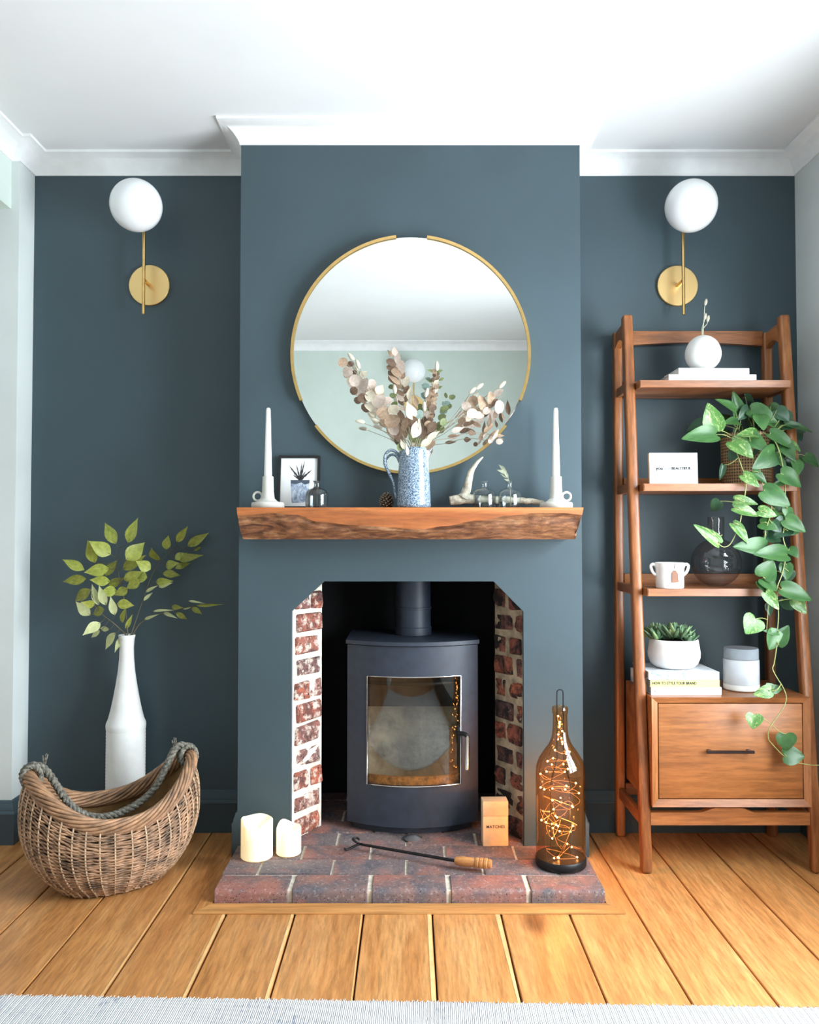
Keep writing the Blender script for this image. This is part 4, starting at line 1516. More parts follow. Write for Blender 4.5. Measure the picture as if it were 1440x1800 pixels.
# ---- tall match box
Ym = FPX * (CAM_H - HZ) / (1482 - 940.0)
mcx = W(871.5, 1482, Ym).x
mb = thing('match_box', 'tall cream box of matches standing by the stove', 'match box', (mcx, Ym, HZ + 0.0012), (0, 0, R(2)))
MT['card'] = plain('cream_card', (226, 196, 160), 0.75, var=0.04, vscale=40)
mw, mh, md = 0.0405, 0.142, 0.05
box('tray', -mw, mw, 0, md, 0, mh * 0.665, MT['card'], mb, 0.0012)
box('lid', -mw - 0.0006, mw + 0.0006, -0.0006, md + 0.0006, mh * 0.67, mh, MT['card'], mb, 0.0012)
me = text_mesh('MATCHES', 0.0125, 0.0002, 0.00018, 1.12)
link('lettering', me, MT['ink'], mb, loc=(0, -0.0004, mh * 0.43), rot=(PI / 2, 0, 0))

# ---- poker
def hp_(px, py, up=0.0):
    Y = FPX * (CAM_H - HZ - up) / (py - 940.0)
    return W(px, py, Y)


a = hp_(645, 1486, 0.010); b = hp_(800, 1513, 0.014)
poker = thing('fire_poker', 'black iron poker with turned wooden handle lying on the hearth', 'poker', (b.x, b.y, HZ))
off = Vector((b.x, b.y, HZ))
tip = hp_(632, 1483.5, 0.008)
tube('rod', [p - off for p in (tip, a, b)], [0.004, 0.0045, 0.005], MT['black_metal'], poker, 8)
hk = [tip, hp_(624, 1487, 0.008), hp_(616, 1491, 0.008), hp_(608, 1494, 0.008), hp_(606, 1491, 0.010)]
tube('hook', [p - off for p in smooth_path(hk, 4)], [0.0045 - 0.0001 * i for i in range(17)], MT['black_metal'], poker, 8)
lp = [tip, hp_(626, 1480, 0.02), hp_(620, 1475, 0.02), hp_(627, 1473, 0.02), hp_(632, 1476, 0.016)]
tube('prong', [p - off for p in smooth_path(lp, 4)], 0.0035, MT['black_metal'], poker, 8)
e = hp_(865, 1519, 0.016)
d = (e - b); Ln = d.length
prof = [(0, 0), (0.010, 0.0), (0.0125, 0.004), (0.0145, 0.03), (0.0135, 0.058), (0.0125, 0.066), (0.0155, 0.070), (0.0155, 0.078), (0.0125, 0.081), (0.0155, 0.084), (0.0155, 0.092), (0.0125, 0.095), (0.0155, 0.098), (0.0155, 0.106), (0.0125, 0.109), (0.014, 0.113), (0.012, 0.120), (0, 0.122)]
bm = bmesh.new(); add_lathe(bm, [(q, z * Ln / 0.122) for q, z in prof], 20)
MT['turned'] = wood('turned_beech', (176, 108, 56), (206, 142, 84), (220, 164, 106), 'z', 3.0, 0.4, 0.05, tone=0.02)
ho = obj('grip', bm, MT['turned'], poker, True, 40)
ho.matrix_local = Matrix.Translation(b - off) @ d.to_track_quat('Z', 'Y').to_matrix().to_4x4()

# ---- amber bottle lamp with string lights
Yl = 2.53
lx = W(986, 1510, Yl).x
lamp = thing('bottle_lamp', 'amber glass bottle lamp filled with string lights on the hearth', 'lamp', (lx, Yl, HZ + 0.0015))
MT['amber'] = thin_glass('amber_glass', (0.93, 0.60, 0.34), 0.7, 0.0, 0.05)
lathe('base', [(0, 0), (0.074, 0), (0.0765, 0.003), (0.0765, 0.022), (0.074, 0.025), (0, 0.025)], MT['black_metal'], lamp, 48)
GH = 0.468
o = [(0.0705, 0.0255), (0.0735, 0.028), (0.0742, 0.05), (0.0742, 0.275), (0.073, 0.292), (0.066, 0.315), (0.050, 0.340), (0.034, 0.362), (0.0255, 0.383), (0.0225, 0.410), (0.0215, 0.452), (0.0235, 0.454), (0.0242, 0.468), (0.0225, 0.474), (0.0215, 0.474)]
lathe('bottle', o, MT['amber'], lamp, 56)
bm = bmesh.new()
loop = [(-0.0095, 0, 0.030), (-0.0095, 0, 0.512)] + [(0.0095 * -math.cos(a), 0, 0.516 + 0.0095 * math.sin(a)) for a in [PI * k / 8 for k in range(9)]] + [(0.0095, 0, 0.512), (0.0095, 0, 0.030)]
loop = [(-0.030, 0, 0.026), (-0.030, 0, 0.24), (-0.0095, 0, 0.32), (-0.0095, 0, 0.512)] + loop[2:-2] + [(0.0095, 0, 0.512), (0.0095, 0, 0.32), (0.030, 0, 0.24), (0.030, 0, 0.026)]
add_tube(bm, loop, 0.0016, 6)
obj('wire_frame', bm, MT['black_metal'], lamp, True, 60)
MT['wire'] = plain('copper_wire', (232, 190, 150), 0.3, 0.6)
MT['led'] = emit('led_bulb', (255, 206, 140), 26)
r = random.Random(12)
bm = bmesh.new()
pts = []
z = 0.035
for k in range(105):
    f = k / 104
    z = 0.035 + 0.40 * f + r.uniform(-0.03, 0.03) * (1 - f * 0.6)
    z = max(0.03, z)
    rad = 0.062 if z < 0.28 else max(0.008, 0.062 - (z - 0.28) * 0.52)
    a = r.uniform(0, 2 * PI) if k % 3 == 0 else a + r.uniform(0.4, 1.4)
    q = rad * r.uniform(0.45, 1.0)
    pts.append(Vector((q * math.cos(a), q * math.sin(a), z)))
sp_ = smooth_path(pts, 3)
add_tube(bm, sp_, 0.00075, 4)
strand = obj('string_light_wire', bm, MT['wire'], lamp, True)
bm = bmesh.new(); bmesh.ops.create_icosphere(bm, subdivisions=1, radius=0.0027)
LED = to_mesh(bm, 'led', True); LED.materials.append(MT['led'])
for k in range(0, 105, 2):
    link('led', LED, None, lamp, loc=pts[k])
pl = bpy.data.lights.new('string_light_glow', 'POINT'); pl.energy = 1.5; pl.color = (1.0, 0.55, 0.22); pl.shadow_soft_size = 0.002
po = bpy.data.objects.new('string_light_glow', pl); COL.objects.link(po); po.parent = lamp; po.location = (0, 0, 0.15)

# ================================================================== wicker log basket
BC = Vector((-0.897, 2.515, 0))
BROT = R(30)
basket = thing('log_basket', 'boat shaped wicker log basket with rope handle and hessian lining', 'basket', BC, (0, 0, BROT))
MT['wicker'] = plain('brown_willow', (150, 116, 90), 0.42, var=0.45, vscale=26, bump=0.3, bscale=150)
MT['wicker_pale'] = plain('pale_willow', (196, 168, 138), 0.6, var=0.2, vscale=30)
MT['wicker_rim'] = plain('rim_willow', (158, 120, 90), 0.55, var=0.35, vscale=24, bump=0.2, bscale=150)
MT['hessian'] = plain('hessian_lining', (158, 124, 82), 0.95, var=0.18, vscale=30, bump=0.7, bscale=420, bdist=0.002)
MT['rope'] = plain('grey_rope', (116, 112, 102), 0.9, var=0.55, vscale=120, bump=0.6, bscale=300, bdist=0.003)


def rim_h(th):
    return 0.205 + 0.135 * abs(math.cos(th)) ** 2.2


def bsurf(th, t, inset=0.0):
    c, s = math.cos(th), math.sin(th)
    # plan radius from base to rim
    def curve(vals, t):
        n = len(vals) - 1
        f = t * n; i = min(int(f), n - 1); f -= i
        p0 = vals[max(i - 1, 0)]; p1 = vals[i]; p2 = vals[i + 1]; p3 = vals[min(i + 2, n)]
        return 0.5 * (2 * p1 + (p2 - p0) * f + (2 * p0 - 5 * p1 + 4 * p2 - p3) * f * f + (3 * p1 - p0 - 3 * p2 + p3) * f ** 3)
    a = curve([0.165, 0.222, 0.258, 0.278, 0.283, 0.278, 0.262], t) - inset
    b = curve([0.125, 0.160, 0.180, 0.188, 0.188, 0.180, 0.165], t) - inset
    e = 0.92
    a *= 0.90; b *= 0.92
    x = a * math.copysign(abs(c) ** e, c)
    y = b * math.copysign(abs(s) ** e, s)
    return Vector((x, y, 0.004 + t * rim_h(th)))


NS = 42
bm = bmesh.new()
for i in range(NS):
    th = 2 * PI * i / NS
    add_tube(bm, [bsurf(th, t / 14, -0.0032) for t in range(15)], 0.0028, 6)
tag(obj('stakes', bm, MT['wicker_pale'], basket, True), kind='stuff')
bm = bmesh.new()
NR = 50
r = random.Random(8)
for k in range(NR):
    t = 0.012 + 0.965 * k / (NR - 1)
    pts = []
    n = NS * 4
    ph = (k % 2) * PI
    wob = r.uniform(0, 6)
    for j in range(n):
        th = 2 * PI * j / n
        off = 0.0030 * math.cos(th * NS / 2 + ph)
        tt = t + 0.004 * math.sin(3 * th + wob) + 0.007 * math.cos(th * NS / 2 + wob)
        pts.append(bsurf(th, min(0.985, max(0.008, tt)), -off))
    add_tube(bm, pts, 0.0032 + r.uniform(-.0004, .0004), 5, True)
tag(obj('weave', bm, MT['wicker'], basket, True), kind='stuff')
# lining
bm = bmesh.new()
n, m_ = 64, 14
grid = []
for k in range(m_ + 1):
    t = 0.05 + 0.88 * k / m_
    row = []
    for j in range(n):
        th = 2 * PI * j / n
        w = 0.006 * math.sin(th * 11 + k * 0.4) * (k / m_)
        row.append(bm.verts.new(bsurf(th, t * (0.97 if k == m_ else 1), 0.016 + w)))
    grid.append(row)
for a, b in zip(grid[:-1], grid[1:]):
    for j in range(n):
        bm.faces.new((a[j], a[(j + 1) % n], b[(j + 1) % n], b[j]))
bm.faces.new(grid[0][::-1])
obj('lining', bm, MT['hessian'], basket, True)
bm = bmesh.new()
grid = [[bm.verts.new(bsurf(2 * PI * j / 64, 0.012 + 0.94 * k / 14, 0.0085)) for j in range(64)] for k in range(15)]
for a, b in zip(grid[:-1], grid[1:]):
    for j in range(64):
        bm.faces.new((a[j], a[(j + 1) % 64], b[(j + 1) % 64], b[j]))
obj('gap_shade_shell', bm, plain('weave_gap_shade', (46, 33, 25), 0.9, var=0.3, vscale=60), basket, True)  # added dark shell; its colour stands in for shade between the weavers
# plaited border: rods wound round the rim
n = 300
core = []
for j in range(n):
    th = 2 * PI * j / n
    core.append(bsurf(th, 1.0, 0.004) + Vector((0, 0, -0.004)))
NSTR = 11
for sidx in range(NSTR):
    bm = bmesh.new()
    pts = []
    for j in range(n):
        p = core[j]; q = core[(j + 1) % n]
        t = (q - p).normalized()
        out = Vector((p.x / 0.262 ** 2, p.y / 0.165 ** 2, 0)).normalized()
        up = t.cross(out).normalized()
        if up.z < 0: up = -up
        out = up.cross(t).normalized()
        if out.dot(Vector((p.x, p.y, 0))) < 0: out = -out
        a = 2 * PI * sidx / NSTR + 2 * PI * 4 * j / n
        pts.append(p + out * math.cos(a) * 0.0145 + up * math.sin(a) * 0.019)
    add_tube(bm, pts, 0.0052, 6, True)
    obj('border_rod', bm, MT['wicker_rim'], basket, True)


def rope(name, path, rad, mat, parent, turns_per_m=22, closed=False, strands=3):
    L = 0
    P = [Vector(p) for p in path]
    bm = bmesh.new()
    cum = [0]
    for a, b in zip(P[:-1], P[1:]): cum.append(cum[-1] + (b - a).length)
    for s in range(strands):
        up = Vector((0, 0, 1))
        pts = []
        for i, p in enumerate(P):
            t = (P[min(i + 1, len(P) - 1)] - P[max(i - 1, 0)]).normalized()
            u = up - t * up.dot(t)
            if u.length < 1e-3: u = t.orthogonal()
            u.normalize(); up = u
            v = t.cross(u)
            a = 2 * PI * (s / strands + cum[i] * turns_per_m)
            pts.append(p + (u * math.cos(a) + v * math.sin(a)) * rad * 0.52)
        add_tube(bm, pts, rad * 0.56, 7)
    return obj(name, bm, mat, parent, True)


tipR = bsurf(0, 1.0) + Vector((0, 0, 0.012)); tipL = bsurf(PI, 1.0) + Vector((0, 0, 0.012))
hp2 = smooth_path([tipR + Vector((-0.012, 0.0, 0.016)), tipR + Vector((-0.05, 0, 0.012)), (0.125, -0.01, 0.262), (0.05, -0.02, 0.214), (-0.04, -0.02, 0.200), (-0.115, -0.012, 0.240), tipL + Vector((0.05, 0, -0.004)), tipL + Vector((0.010, 0, 0.018))], 16)
rope('rope_handle', hp2, 0.0115, MT['rope'], basket)
for sx, tip in ((1, tipR), (-1, tipL)):
    for dy, tilt in ((-0.012, 0.2), (0.014, -0.25)):
        lp = []
        for k in range(33):
            a = 2 * PI * k / 32
            lp.append(tip + Vector((sx * (-0.010 + 0.024 * math.cos(a)), dy + tilt * 0.02 * math.sin(a), -0.012 + 0.029 * math.sin(a))))
        rope('rope_knot', lp, 0.0085, MT['rope'], basket, 30)
    bm = bmesh.new()
    rr = random.Random(4)
    e = tip + Vector((-sx * 0.045, 0.02, 0.018))
    for k in range(26):
        d = Vector((rr.uniform(-.4, .4) - sx * 0.2, rr.uniform(-.4, .4), 1)).normalized()
        add_tube(bm, [e - Vector((0, 0, 0.025)) + d * 0.003, e + d * rr.uniform(0.008, 0.026)], 0.0016, 4)
    tag(obj('frayed_end', bm, MT['rope'], basket, True), kind='stuff')

# ================================================================== tall floor vase with leafy branches
VY = 2.838
vc = W(221.5, 1280, VY)
vase = thing('floor_vase', 'tall white ribbed bottle vase on the floor behind the basket', 'vase', (vc.x, VY, 0.0008))
vt = W(221, 1116, VY).z
vs = W(221, 1273, VY).z


def vr(px): return px / 2 * VY / FPX


prof = [(0, 0), (vr(60), 0), (vr(64), 0.006)]
z = 0.02
k = 0
while z < vs - 0.012:
    prof.append((vr(66) + (0.0006 if k % 2 else -0.0006), z))
    z += 0.0055
    k += 1
prof += [(vr(67.5), vs - 0.004), (vr(67), vs + 0.004), (vr(60), vs + 0.020), (vr(51), vs + 0.055), (vr(43), vs + 0.095), (vr(35), vs + 0.14), (vr(29), vs + 0.18), (vr(25), vs + 0.225), (vr(24), vt - 0.045), (vr(26), vt - 0.015), (vr(29), vt - 0.002), (vr(27.5), vt), (vr(25), vt - 0.003), (vr(20), vt - 0.03), (vr(19), vt - 0.2), (0, vt - 0.2)]
lathe('body', prof, MT['matt_white'], vase, 48, angle=60)

GL = leaf_mat('yellow_green_leaf', (152, 164, 62), (200, 206, 104), 0.45, 0.3)
GL2 = leaf_mat('olive_green_leaf', (126, 134, 52), (174, 174, 76), 0.45, 0.3)
GL3 = leaf_mat('pale_leaf_underside', (196, 202, 138), (222, 224, 172), 0.5, 0.3)
MT['twig'] = plain('dark_twig', (92, 84, 62), 0.7, var=0.2)


def cv(x, y): return (x * 0.29167, 880 + y * 0.29167)


def branch(label, stem, leaves, dys, seed):
    r = random.Random(seed)
    top = vt - 0.02
    foot = Vector((vc.x, VY, vt - 0.195))
    t = thing('leafy_branch', label, 'branch', foot, group='leafy branches in the tall white vase')
    P = []
    for (x, y), dy in zip(stem, dys):
        px, py = cv(x, y)
        P.append(W(px, py, VY + dy))
    neck = Vector((vc.x + (P[0].x - vc.x) * 0.4, VY, top))
    pts = smooth_path([foot, neck] + P, 6)
    tube('stem', [p - foot for p in pts], [0.0026 - 0.0014 * i / len(pts) for i in range(len(pts))], MT['twig'], t, 6)
    bm = bmesh.new()
    for (bx, by, tx, ty, w, colr) in leaves:
        b0 = cv(bx, by); t0 = cv(tx, ty)
        # depth from nearest stem point
        best = min(pts[6:], key=lambda q: (W(b0[0], b0[1], q.y) - q).length)
        dyb = best.y - VY + r.uniform(-0.03, 0.01)
        dyt = dyb + r.uniform(-0.05, 0.03)
        Bp = W(b0[0], b0[1], VY + dyb); Tp = W(t0[0], t0[1], VY + dyt)
        leaf_obj(LEAF_LANCE, (GL, GL2, GL3)[colr], t, Bp - foot, Tp - foot, w * 0.29167 * VY / FPX * 1.14, (r.uniform(-.35, .35), -1, r.uniform(-.1, .5)))
        mid = (best + Bp) / 2 + Vector((0, 0, -0.004))
        if (best - Bp).length < 0.09:
            add_tube(bm, [best - foot, mid - foot, Bp - foot, Bp.lerp(Tp, 0.12) - foot], 0.0009, 4)
    tag(obj('petioles', bm, MT['twig'], t, True), kind='stuff')


L1 = [(700, 262, 625, 125, 62, 0), (772, 255, 822, 105, 60, 0), (668, 325, 540, 245, 78, 0), (572, 375, 522, 250, 58, 0), (760, 358, 875, 250, 84, 0), (508, 418, 370, 350, 52, 0), (658, 410, 500, 432, 66, 0),
      (520, 470, 370, 488, 54, 1), (665, 485, 535, 480, 54, 0), (740, 415, 872, 330, 60, 1), (638, 455, 700, 350, 58, 1), (745, 478, 860, 425, 56, 1), (655, 520, 745, 460, 50, 1), (888, 465, 808, 455, 62, 0),
      (908, 415, 822, 365, 62, 0), (845, 480, 755, 530, 58, 1), (705, 545, 598, 550, 60, 0), (770, 530, 690, 570, 50, 1), (705, 620, 808, 630, 54, 1), (735, 735, 748, 650, 32, 0), (758, 775, 797, 688, 25, 0)]
branch('tallest leafy branch with yellow green leaves in the vase', [(770, 805), (752, 620), (720, 480), (706, 370), (718, 285)], L1, [0, 0, -.02, -.03, -.03], 1)
L2 = [(548, 535, 435, 610, 58, 1), (595, 632, 548, 500, 40, 2), (640, 632, 590, 510, 46, 2), (692, 690, 665, 580, 42, 2), (545, 690, 450, 610, 58, 2), (570, 630, 495, 615, 42, 1), (630, 655, 545, 685, 52, 1),
      (605, 735, 500, 805, 56, 2), (660, 775, 590, 770, 28, 2), (605, 785, 540, 825, 32, 2), (697, 795, 620, 900, 50, 2), (735, 820, 690, 910, 30, 2)]
branch('low left branch with pale leaves drooping over the vase mouth', [(757, 808), (730, 780), (680, 735), (615, 685), (575, 640)], L2, [-.01, -.03, -.05, -.06, -.07], 2)
L3 = [(1000, 295, 1010, 210, 50, 1), (950, 360, 905, 295, 70, 1), (1065, 250, 1127, 160, 42, 1), (1130, 275, 1255, 195, 50, 1), (1055, 355, 1130, 310, 50, 0), (1080, 360, 1210, 325, 45, 1), (1000, 395, 1065, 375, 50, 0), (1055, 410, 1150, 370, 36, 1),
      (980, 440, 1090, 445, 46, 1), (940, 490, 1030, 485, 42, 0), (955, 520, 1035, 495, 26, 2), (878, 553, 945, 510, 18, 2), (865, 605, 920, 548, 20, 2), (1165, 305, 1230, 268, 14, 1)]
branch('leafy branch leaning up to the right in the vase', [(790, 808), (845, 645), (915, 450), (990, 340), (1070, 275)], L3, [0, .02, .04, .05, .06], 3)
L4 = [(870, 716, 945, 688, 16, 2), (920, 668, 1040, 655, 14, 2), (1035, 640, 1095, 645, 28, 1), (985, 675, 1060, 703, 20, 2), (1060, 675, 1132, 718, 30, 1), (1155, 645, 1220, 683, 30, 1), (1135, 605, 1225, 615, 12, 2), (1180, 632, 1340, 628, 16, 1), (1100, 655, 1160, 640, 12, 2)]
branch('sparse low branch reaching right towards the fireplace', [(800, 806), (850, 735), (940, 690), (1100, 648), (1230, 625)], L4, [0, .01, .02, .03, .03], 4)

# ================================================================== ladder shelf
LX0, LX1 = 0.730, 1.2555
LZ = 1.775
lad = thing('ladder_shelf', 'leaning style wooden ladder shelf with a drawer in the right alcove', 'shelf unit', ((LX0 + LX1) / 2, 2.75, 0))
LO = Vector(((LX0 + LX1) / 2, 2.75, 0))
AX, AY, AZ = MT['acacia_x'], MT['acacia_y'], MT['acacia_z']


def fpost(z):                      # front post centre line depth at height z
    return 2.572 + (2.752 - 2.572) * z / 1.76


def lp_(x, y, z): return Vector((x, y, z)) - LO


for x in (LX0, LX1):
    bar('leg', lp_(x, fpost(0), 0.0008), lp_(x, fpost(LZ), LZ), 0.033, 0.036, AZ, lad, bevel=0.008)
    bar('leg', lp_(x, 2.884, 0.0008), lp_(x, 2.884, 1.750), 0.030, 0.034, AZ, lad, bevel=0.007)
xi0, xi1 = LX0 + 0.0168, LX1 - 0.0168
# top rail (arched underneath) and side rails
bm = bmesh.new()
n = 20
q = []
zt, zb = W(1200, 583, 2.885).z, W(1200, 607, 2.885).z
for k in range(n + 1):
    f = k / n
    q.append((xi0 - LO.x + (xi1 - xi0) * f, zb - 0.004 + 0.012 * math.sin(PI * f)))
add_prism(bm, q + [(xi1 - LO.x, zt), (xi0 - LO.x, zt)], 'y', 2.876 - LO.y, 2.898 - LO.y)
obj('top_rail', bm, AX, lad)
for x in (LX0, LX1):
    bm = bmesh.new()
    ya, yb = 2.769 - LO.y, 2.868 - LO.y
    q = [(ya, 1.755), (yb, 1.742), (yb, 1.690)]
    for k in range(1, 8):
        f = k / 8
        q.append((yb + (ya - yb) * f, 1.690 + 0.018 * math.sin(PI * f)))
    q.append((ya, 1.690))
    add_prism(bm, q, 'x', x - 0.010 - LO.x, x + 0.010 - LO.x)
    obj('side_rail', bm, AY, lad)




def shelf_at(py, over):
    # depth of the front edge from the post at that height
    z = 1.3
    for _ in range(6):
        y = fpost(z) - 0.018 - over
        z = W(1200, py, y).z
    bm = bmesh.new()
    add_box(bm, xi0 + 0.001 - LO.x, xi1 - 0.001 - LO.x, y - LO.y, 2.866 - LO.y, z - 0.0235, z)
    bmesh.ops.bevel(bm, geom=[e for e in bm.edges if abs(e.verts[0].co.y - (y - LO.y)) < 1e-5 and abs(e.verts[1].co.y - (y - LO.y)) < 1e-5], offset=0.002, segments=2, affect='EDGES')
    obj('shelf', bm, AX, lad, True, 30)
    box('back_rail', xi0 - LO.x + 0.001, xi1 - LO.x - 0.001, 2.872 - LO.y, 2.892 - LO.y, z - 0.0235, z + 0.034, AX, lad, 0.002)
    for x in (LX0, LX1):
        box('shelf_bracket', x - 0.008 - LO.x, x + 0.008 - LO.x, fpost(z) + 0.019 - LO.y, 2.866 - LO.y, z - 0.024, z + 0.006, AY, lad, 0.002)
    return z, y


S1, Y1 = shelf_at(668, 0.048)
S2, Y2 = shelf_at(850, 0.048)
S3, Y3 = shelf_at(1035, 0.048)
# drawer cabinet
CYF = 2.562
cz1 = W(1280, 1226, CYF).z
cz0 = W(1280, 1419, CYF).z
cx0, cx1 = xi0 + 0.001, xi1 - 0.001
tx = 0.018
bm = bmesh.new()
for b in ((cx0, cx0 + tx, CYF + 0.012, 2.865, cz0, cz1), (cx1 - tx, cx1, CYF + 0.012, 2.865, cz0, cz1), (cx0 + tx, cx1 - tx, CYF + 0.012, 2.865, cz1 - tx, cz1), (cx0 + tx, cx1 - tx, CYF + 0.012, 2.865, cz0, cz0 + tx), (cx0 + tx, cx1 - tx, 2.855, 2.865, cz0 + tx, cz1 - tx)):
    add_box(bm, b[0] - LO.x, b[1] - LO.x, b[2] - LO.y, b[3] - LO.y, b[4], b[5])
obj('cabinet_body', bm, AX, lad)
# mitred bevelled front frame, four pieces
o_ = [(cx0 - LO.x, cz0), (cx1 - LO.x, cz0), (cx1 - LO.x, cz1), (cx0 - LO.x, cz1)]
i_ = [(cx0 + 0.020 - LO.x, cz0 + 0.022), (cx1 - 0.020 - LO.x, cz0 + 0.022), (cx1 - 0.020 - LO.x, cz1 - 0.018), (cx0 + 0.020 - LO.x, cz1 - 0.018)]
for k in range(4):
    bm = bmesh.new()
    k2 = (k + 1) % 4
    y0_, y1_ = CYF - LO.y, CYF + 0.0118 - LO.y
    A_ = [(o_[k][0], y0_, o_[k][1]), (o_[k2][0], y0_, o_[k2][1]), (i_[k2][0], y0_ + 0.007, i_[k2][1]), (i_[k][0], y0_ + 0.007, i_[k][1])]
    B_ = [(p[0], y1_, p[2]) for p in A_]
    va = [bm.verts.new(p) for p in A_]; vb = [bm.verts.new(p) for p in B_]
    bm.faces.new(va); bm.faces.new(vb[::-1])
    for j in range(4): bm.faces.new((va[j], vb[j], vb[(j + 1) % 4], va[(j + 1) % 4]))
    obj('front_frame', bm, AX if k % 2 == 0 else AZ, lad)
dx0, dx1, dz0, dz1 = cx0 + 0.023, cx1 - 0.023, cz0 + 0.025, cz1 - 0.021
drawer = box('drawer', dx0 - LO.x, dx1 - LO.x, CYF + 0.006 - LO.y, CYF + 0.024 - LO.y, dz0, dz1, MT['drawer_wood'], lad, 0.0008)
hc = W(1286, 1323, CYF - 0.02)
hl = W(1328, 1323, CYF - 0.02).x - hc.x
bm = bmesh.new()
add_box(bm, hc.x - hl - LO.x, hc.x + hl - LO.x, CYF - 0.018 - LO.y, CYF - 0.010 - LO.y, hc.z - 0.0045, hc.z + 0.0045)
bmesh.ops.bevel(bm, geom=bm.edges[:], offset=0.0012, segments=2, affect='EDGES')
for s in (-1, 1):
    xx = hc.x + s * (hl - 0.012) - LO.x
    add_box(bm, xx - 0.004, xx + 0.004, CYF - 0.011 - LO.y, CYF + 0.006 - LO.y, hc.z - 0.004, hc.z + 0.004)
obj('handle', bm, plain('dark_bronze', (70, 54, 50), 0.3, 0.8), drawer, True, 30)
# lower front rail with its raised middle, side and back stretchers
rz1, rz0 = W(1200, 1426, 2.59).z, W(1200, 1448, 2.59).z
x0r, x1r = xi0 - LO.x, xi1 - LO.x
mid = 0.0
hump = [(x1r, rz1), (0.075, rz1), (0.062, rz1 + 0.004), (0.042, rz1 + 0.013), (0.030, rz1 + 0.015), (-0.045, rz1 + 0.015), (-0.060, rz1 + 0.011), (-0.085, rz1 + 0.002), (-0.10, rz1), (x0r, rz1)]
hump = [(a, min(b, cz0 - 0.001)) for a, b in hump]
yr = fpost(0.15)
bm = bmesh.new()
top = hump[::-1]
bot = [(a, rz0) for a, _ in top]
for k in range(len(top) - 1):
    add_prism(bm, [bot[k], bot[k + 1], top[k + 1], top[k]], 'y', yr - 0.011 - LO.y, yr + 0.011 - LO.y)
bmesh.ops.remove_doubles(bm, verts=bm.verts[:], dist=1e-5)
obj('lower_rail', bm, AX, lad)
box('lower_rail', x0r, x1r, 2.874 - LO.y, 2.894 - LO.y, rz0, rz1, AX, lad, 0.002)
for x in (LX0, LX1):
    bar('stretcher', lp_(x, fpost(0.15) + 0.019, 0.150), lp_(x, 2.866, 0.150), 0.018, 0.036, AY, lad, bevel=0.003)
CT = cz1

# ================================================================== things on the ladder shelf
# ---- top shelf: two white books, round vase with grasses
MT['page'] = plain('page_edge', (232, 230, 224), 0.9, var=0.06, vscale=300)
MT['cover_white'] = plain('white_cover', (228, 228, 228), 0.45, var=0.01)


def book(label, x0, x1, y0, y1, zb, h, cover, group, spine_front=True, rot=0.0, text=None, tmat=None, tsize=0.012, tx=0.0, tw=0.13):
    cx, cy = (x0 + x1) / 2, (y0 + y1) / 2
    t = thing('book', label, 'book', (cx, cy, zb + 0.0004), (0, 0, R(rot)), group)
    w, d = (x1 - x0) / 2, (y1 - y0) / 2
    c = 0.0018
    box('pages', -w + 0.003, w - 0.003, -d + (0.004 if spine_front else 0.003), d - 0.003, c, h - c, MT['page'], t)
    bm = bmesh.new()
    add_box(bm, -w, w, -d, d, 0, c - 0.0001)
    add_box(bm, -w, w, -d, d, h - c + 0.0001, h)
    if spine_front:
        add_box(bm, -w, w, -d, -d + 0.003, c - 0.0001, h - c + 0.0001)
    obj('cover', bm, cover, t)
    if text:
        me = text_mesh(text, tsize, 0.0003, tsize * 0.03, 1.05)
        xs_ = [v.co.x for v in me.vertices]
        o = link('lettering', me, tmat, t, loc=(tx, -d - 0.0005, h / 2), rot=(PI / 2, 0, 0))
        k = tw / (max(xs_) - min(xs_))
        o.scale = (k, 1, 1)
    return t


yb1 = 2.685
a = W(1176, 665, yb1); b = W(1330, 665, yb1)
bh = 0.0215
book('lower white book under the round vase on the top shelf', a.x, b.x, yb1, yb1 + 0.16, S1, bh, MT['cover_white'], 'white books on the top shelf')
a2 = W(1193, 650, yb1); b2 = W(1318, 650, yb1)
book('upper white book directly beneath the round vase', a2.x, b2.x, yb1 + 0.004, yb1 + 0.15, S1 + bh + 0.0006, bh, MT['cover_white'], 'white books on the top shelf', rot=1.0)
vz = S1 + 2 * bh + 0.0018
vyy = yb1 + 0.065
gx = W(1236, 610, vyy).x
egg = thing('round_vase', 'round matt white bud vase on the books of the top shelf', 'vase', (gx, vyy, vz))
er = 0.0585
prof = [(0, 0)]
for k in range(1, 20):
    a_ = R(-72 + 150 * k / 19)
    prof.append((er * math.cos(a_) * (1.0 if a_ < 0 else 1.0), 0.0575 + er * (0.98 if a_ < 0 else 1.10) * math.sin(a_)))
ztop = prof[-1][1]
prof = [(0, 0.0), (prof[1][0], prof[1][1] * 0 + 0.0)] + prof[1:] + [(0.010, ztop - 0.001), (0.0085, ztop - 0.02), (0, ztop - 0.03)]
mz = min(p[1] for p in prof)
lathe('body', prof, MT['matt_white'], egg, 48, angle=60)
MT['tail_green'] = plain('pale_green_grass', (214, 214, 186), 0.95, var=0.08, vscale=200, bump=0.7, bscale=500, bdist=0.003)
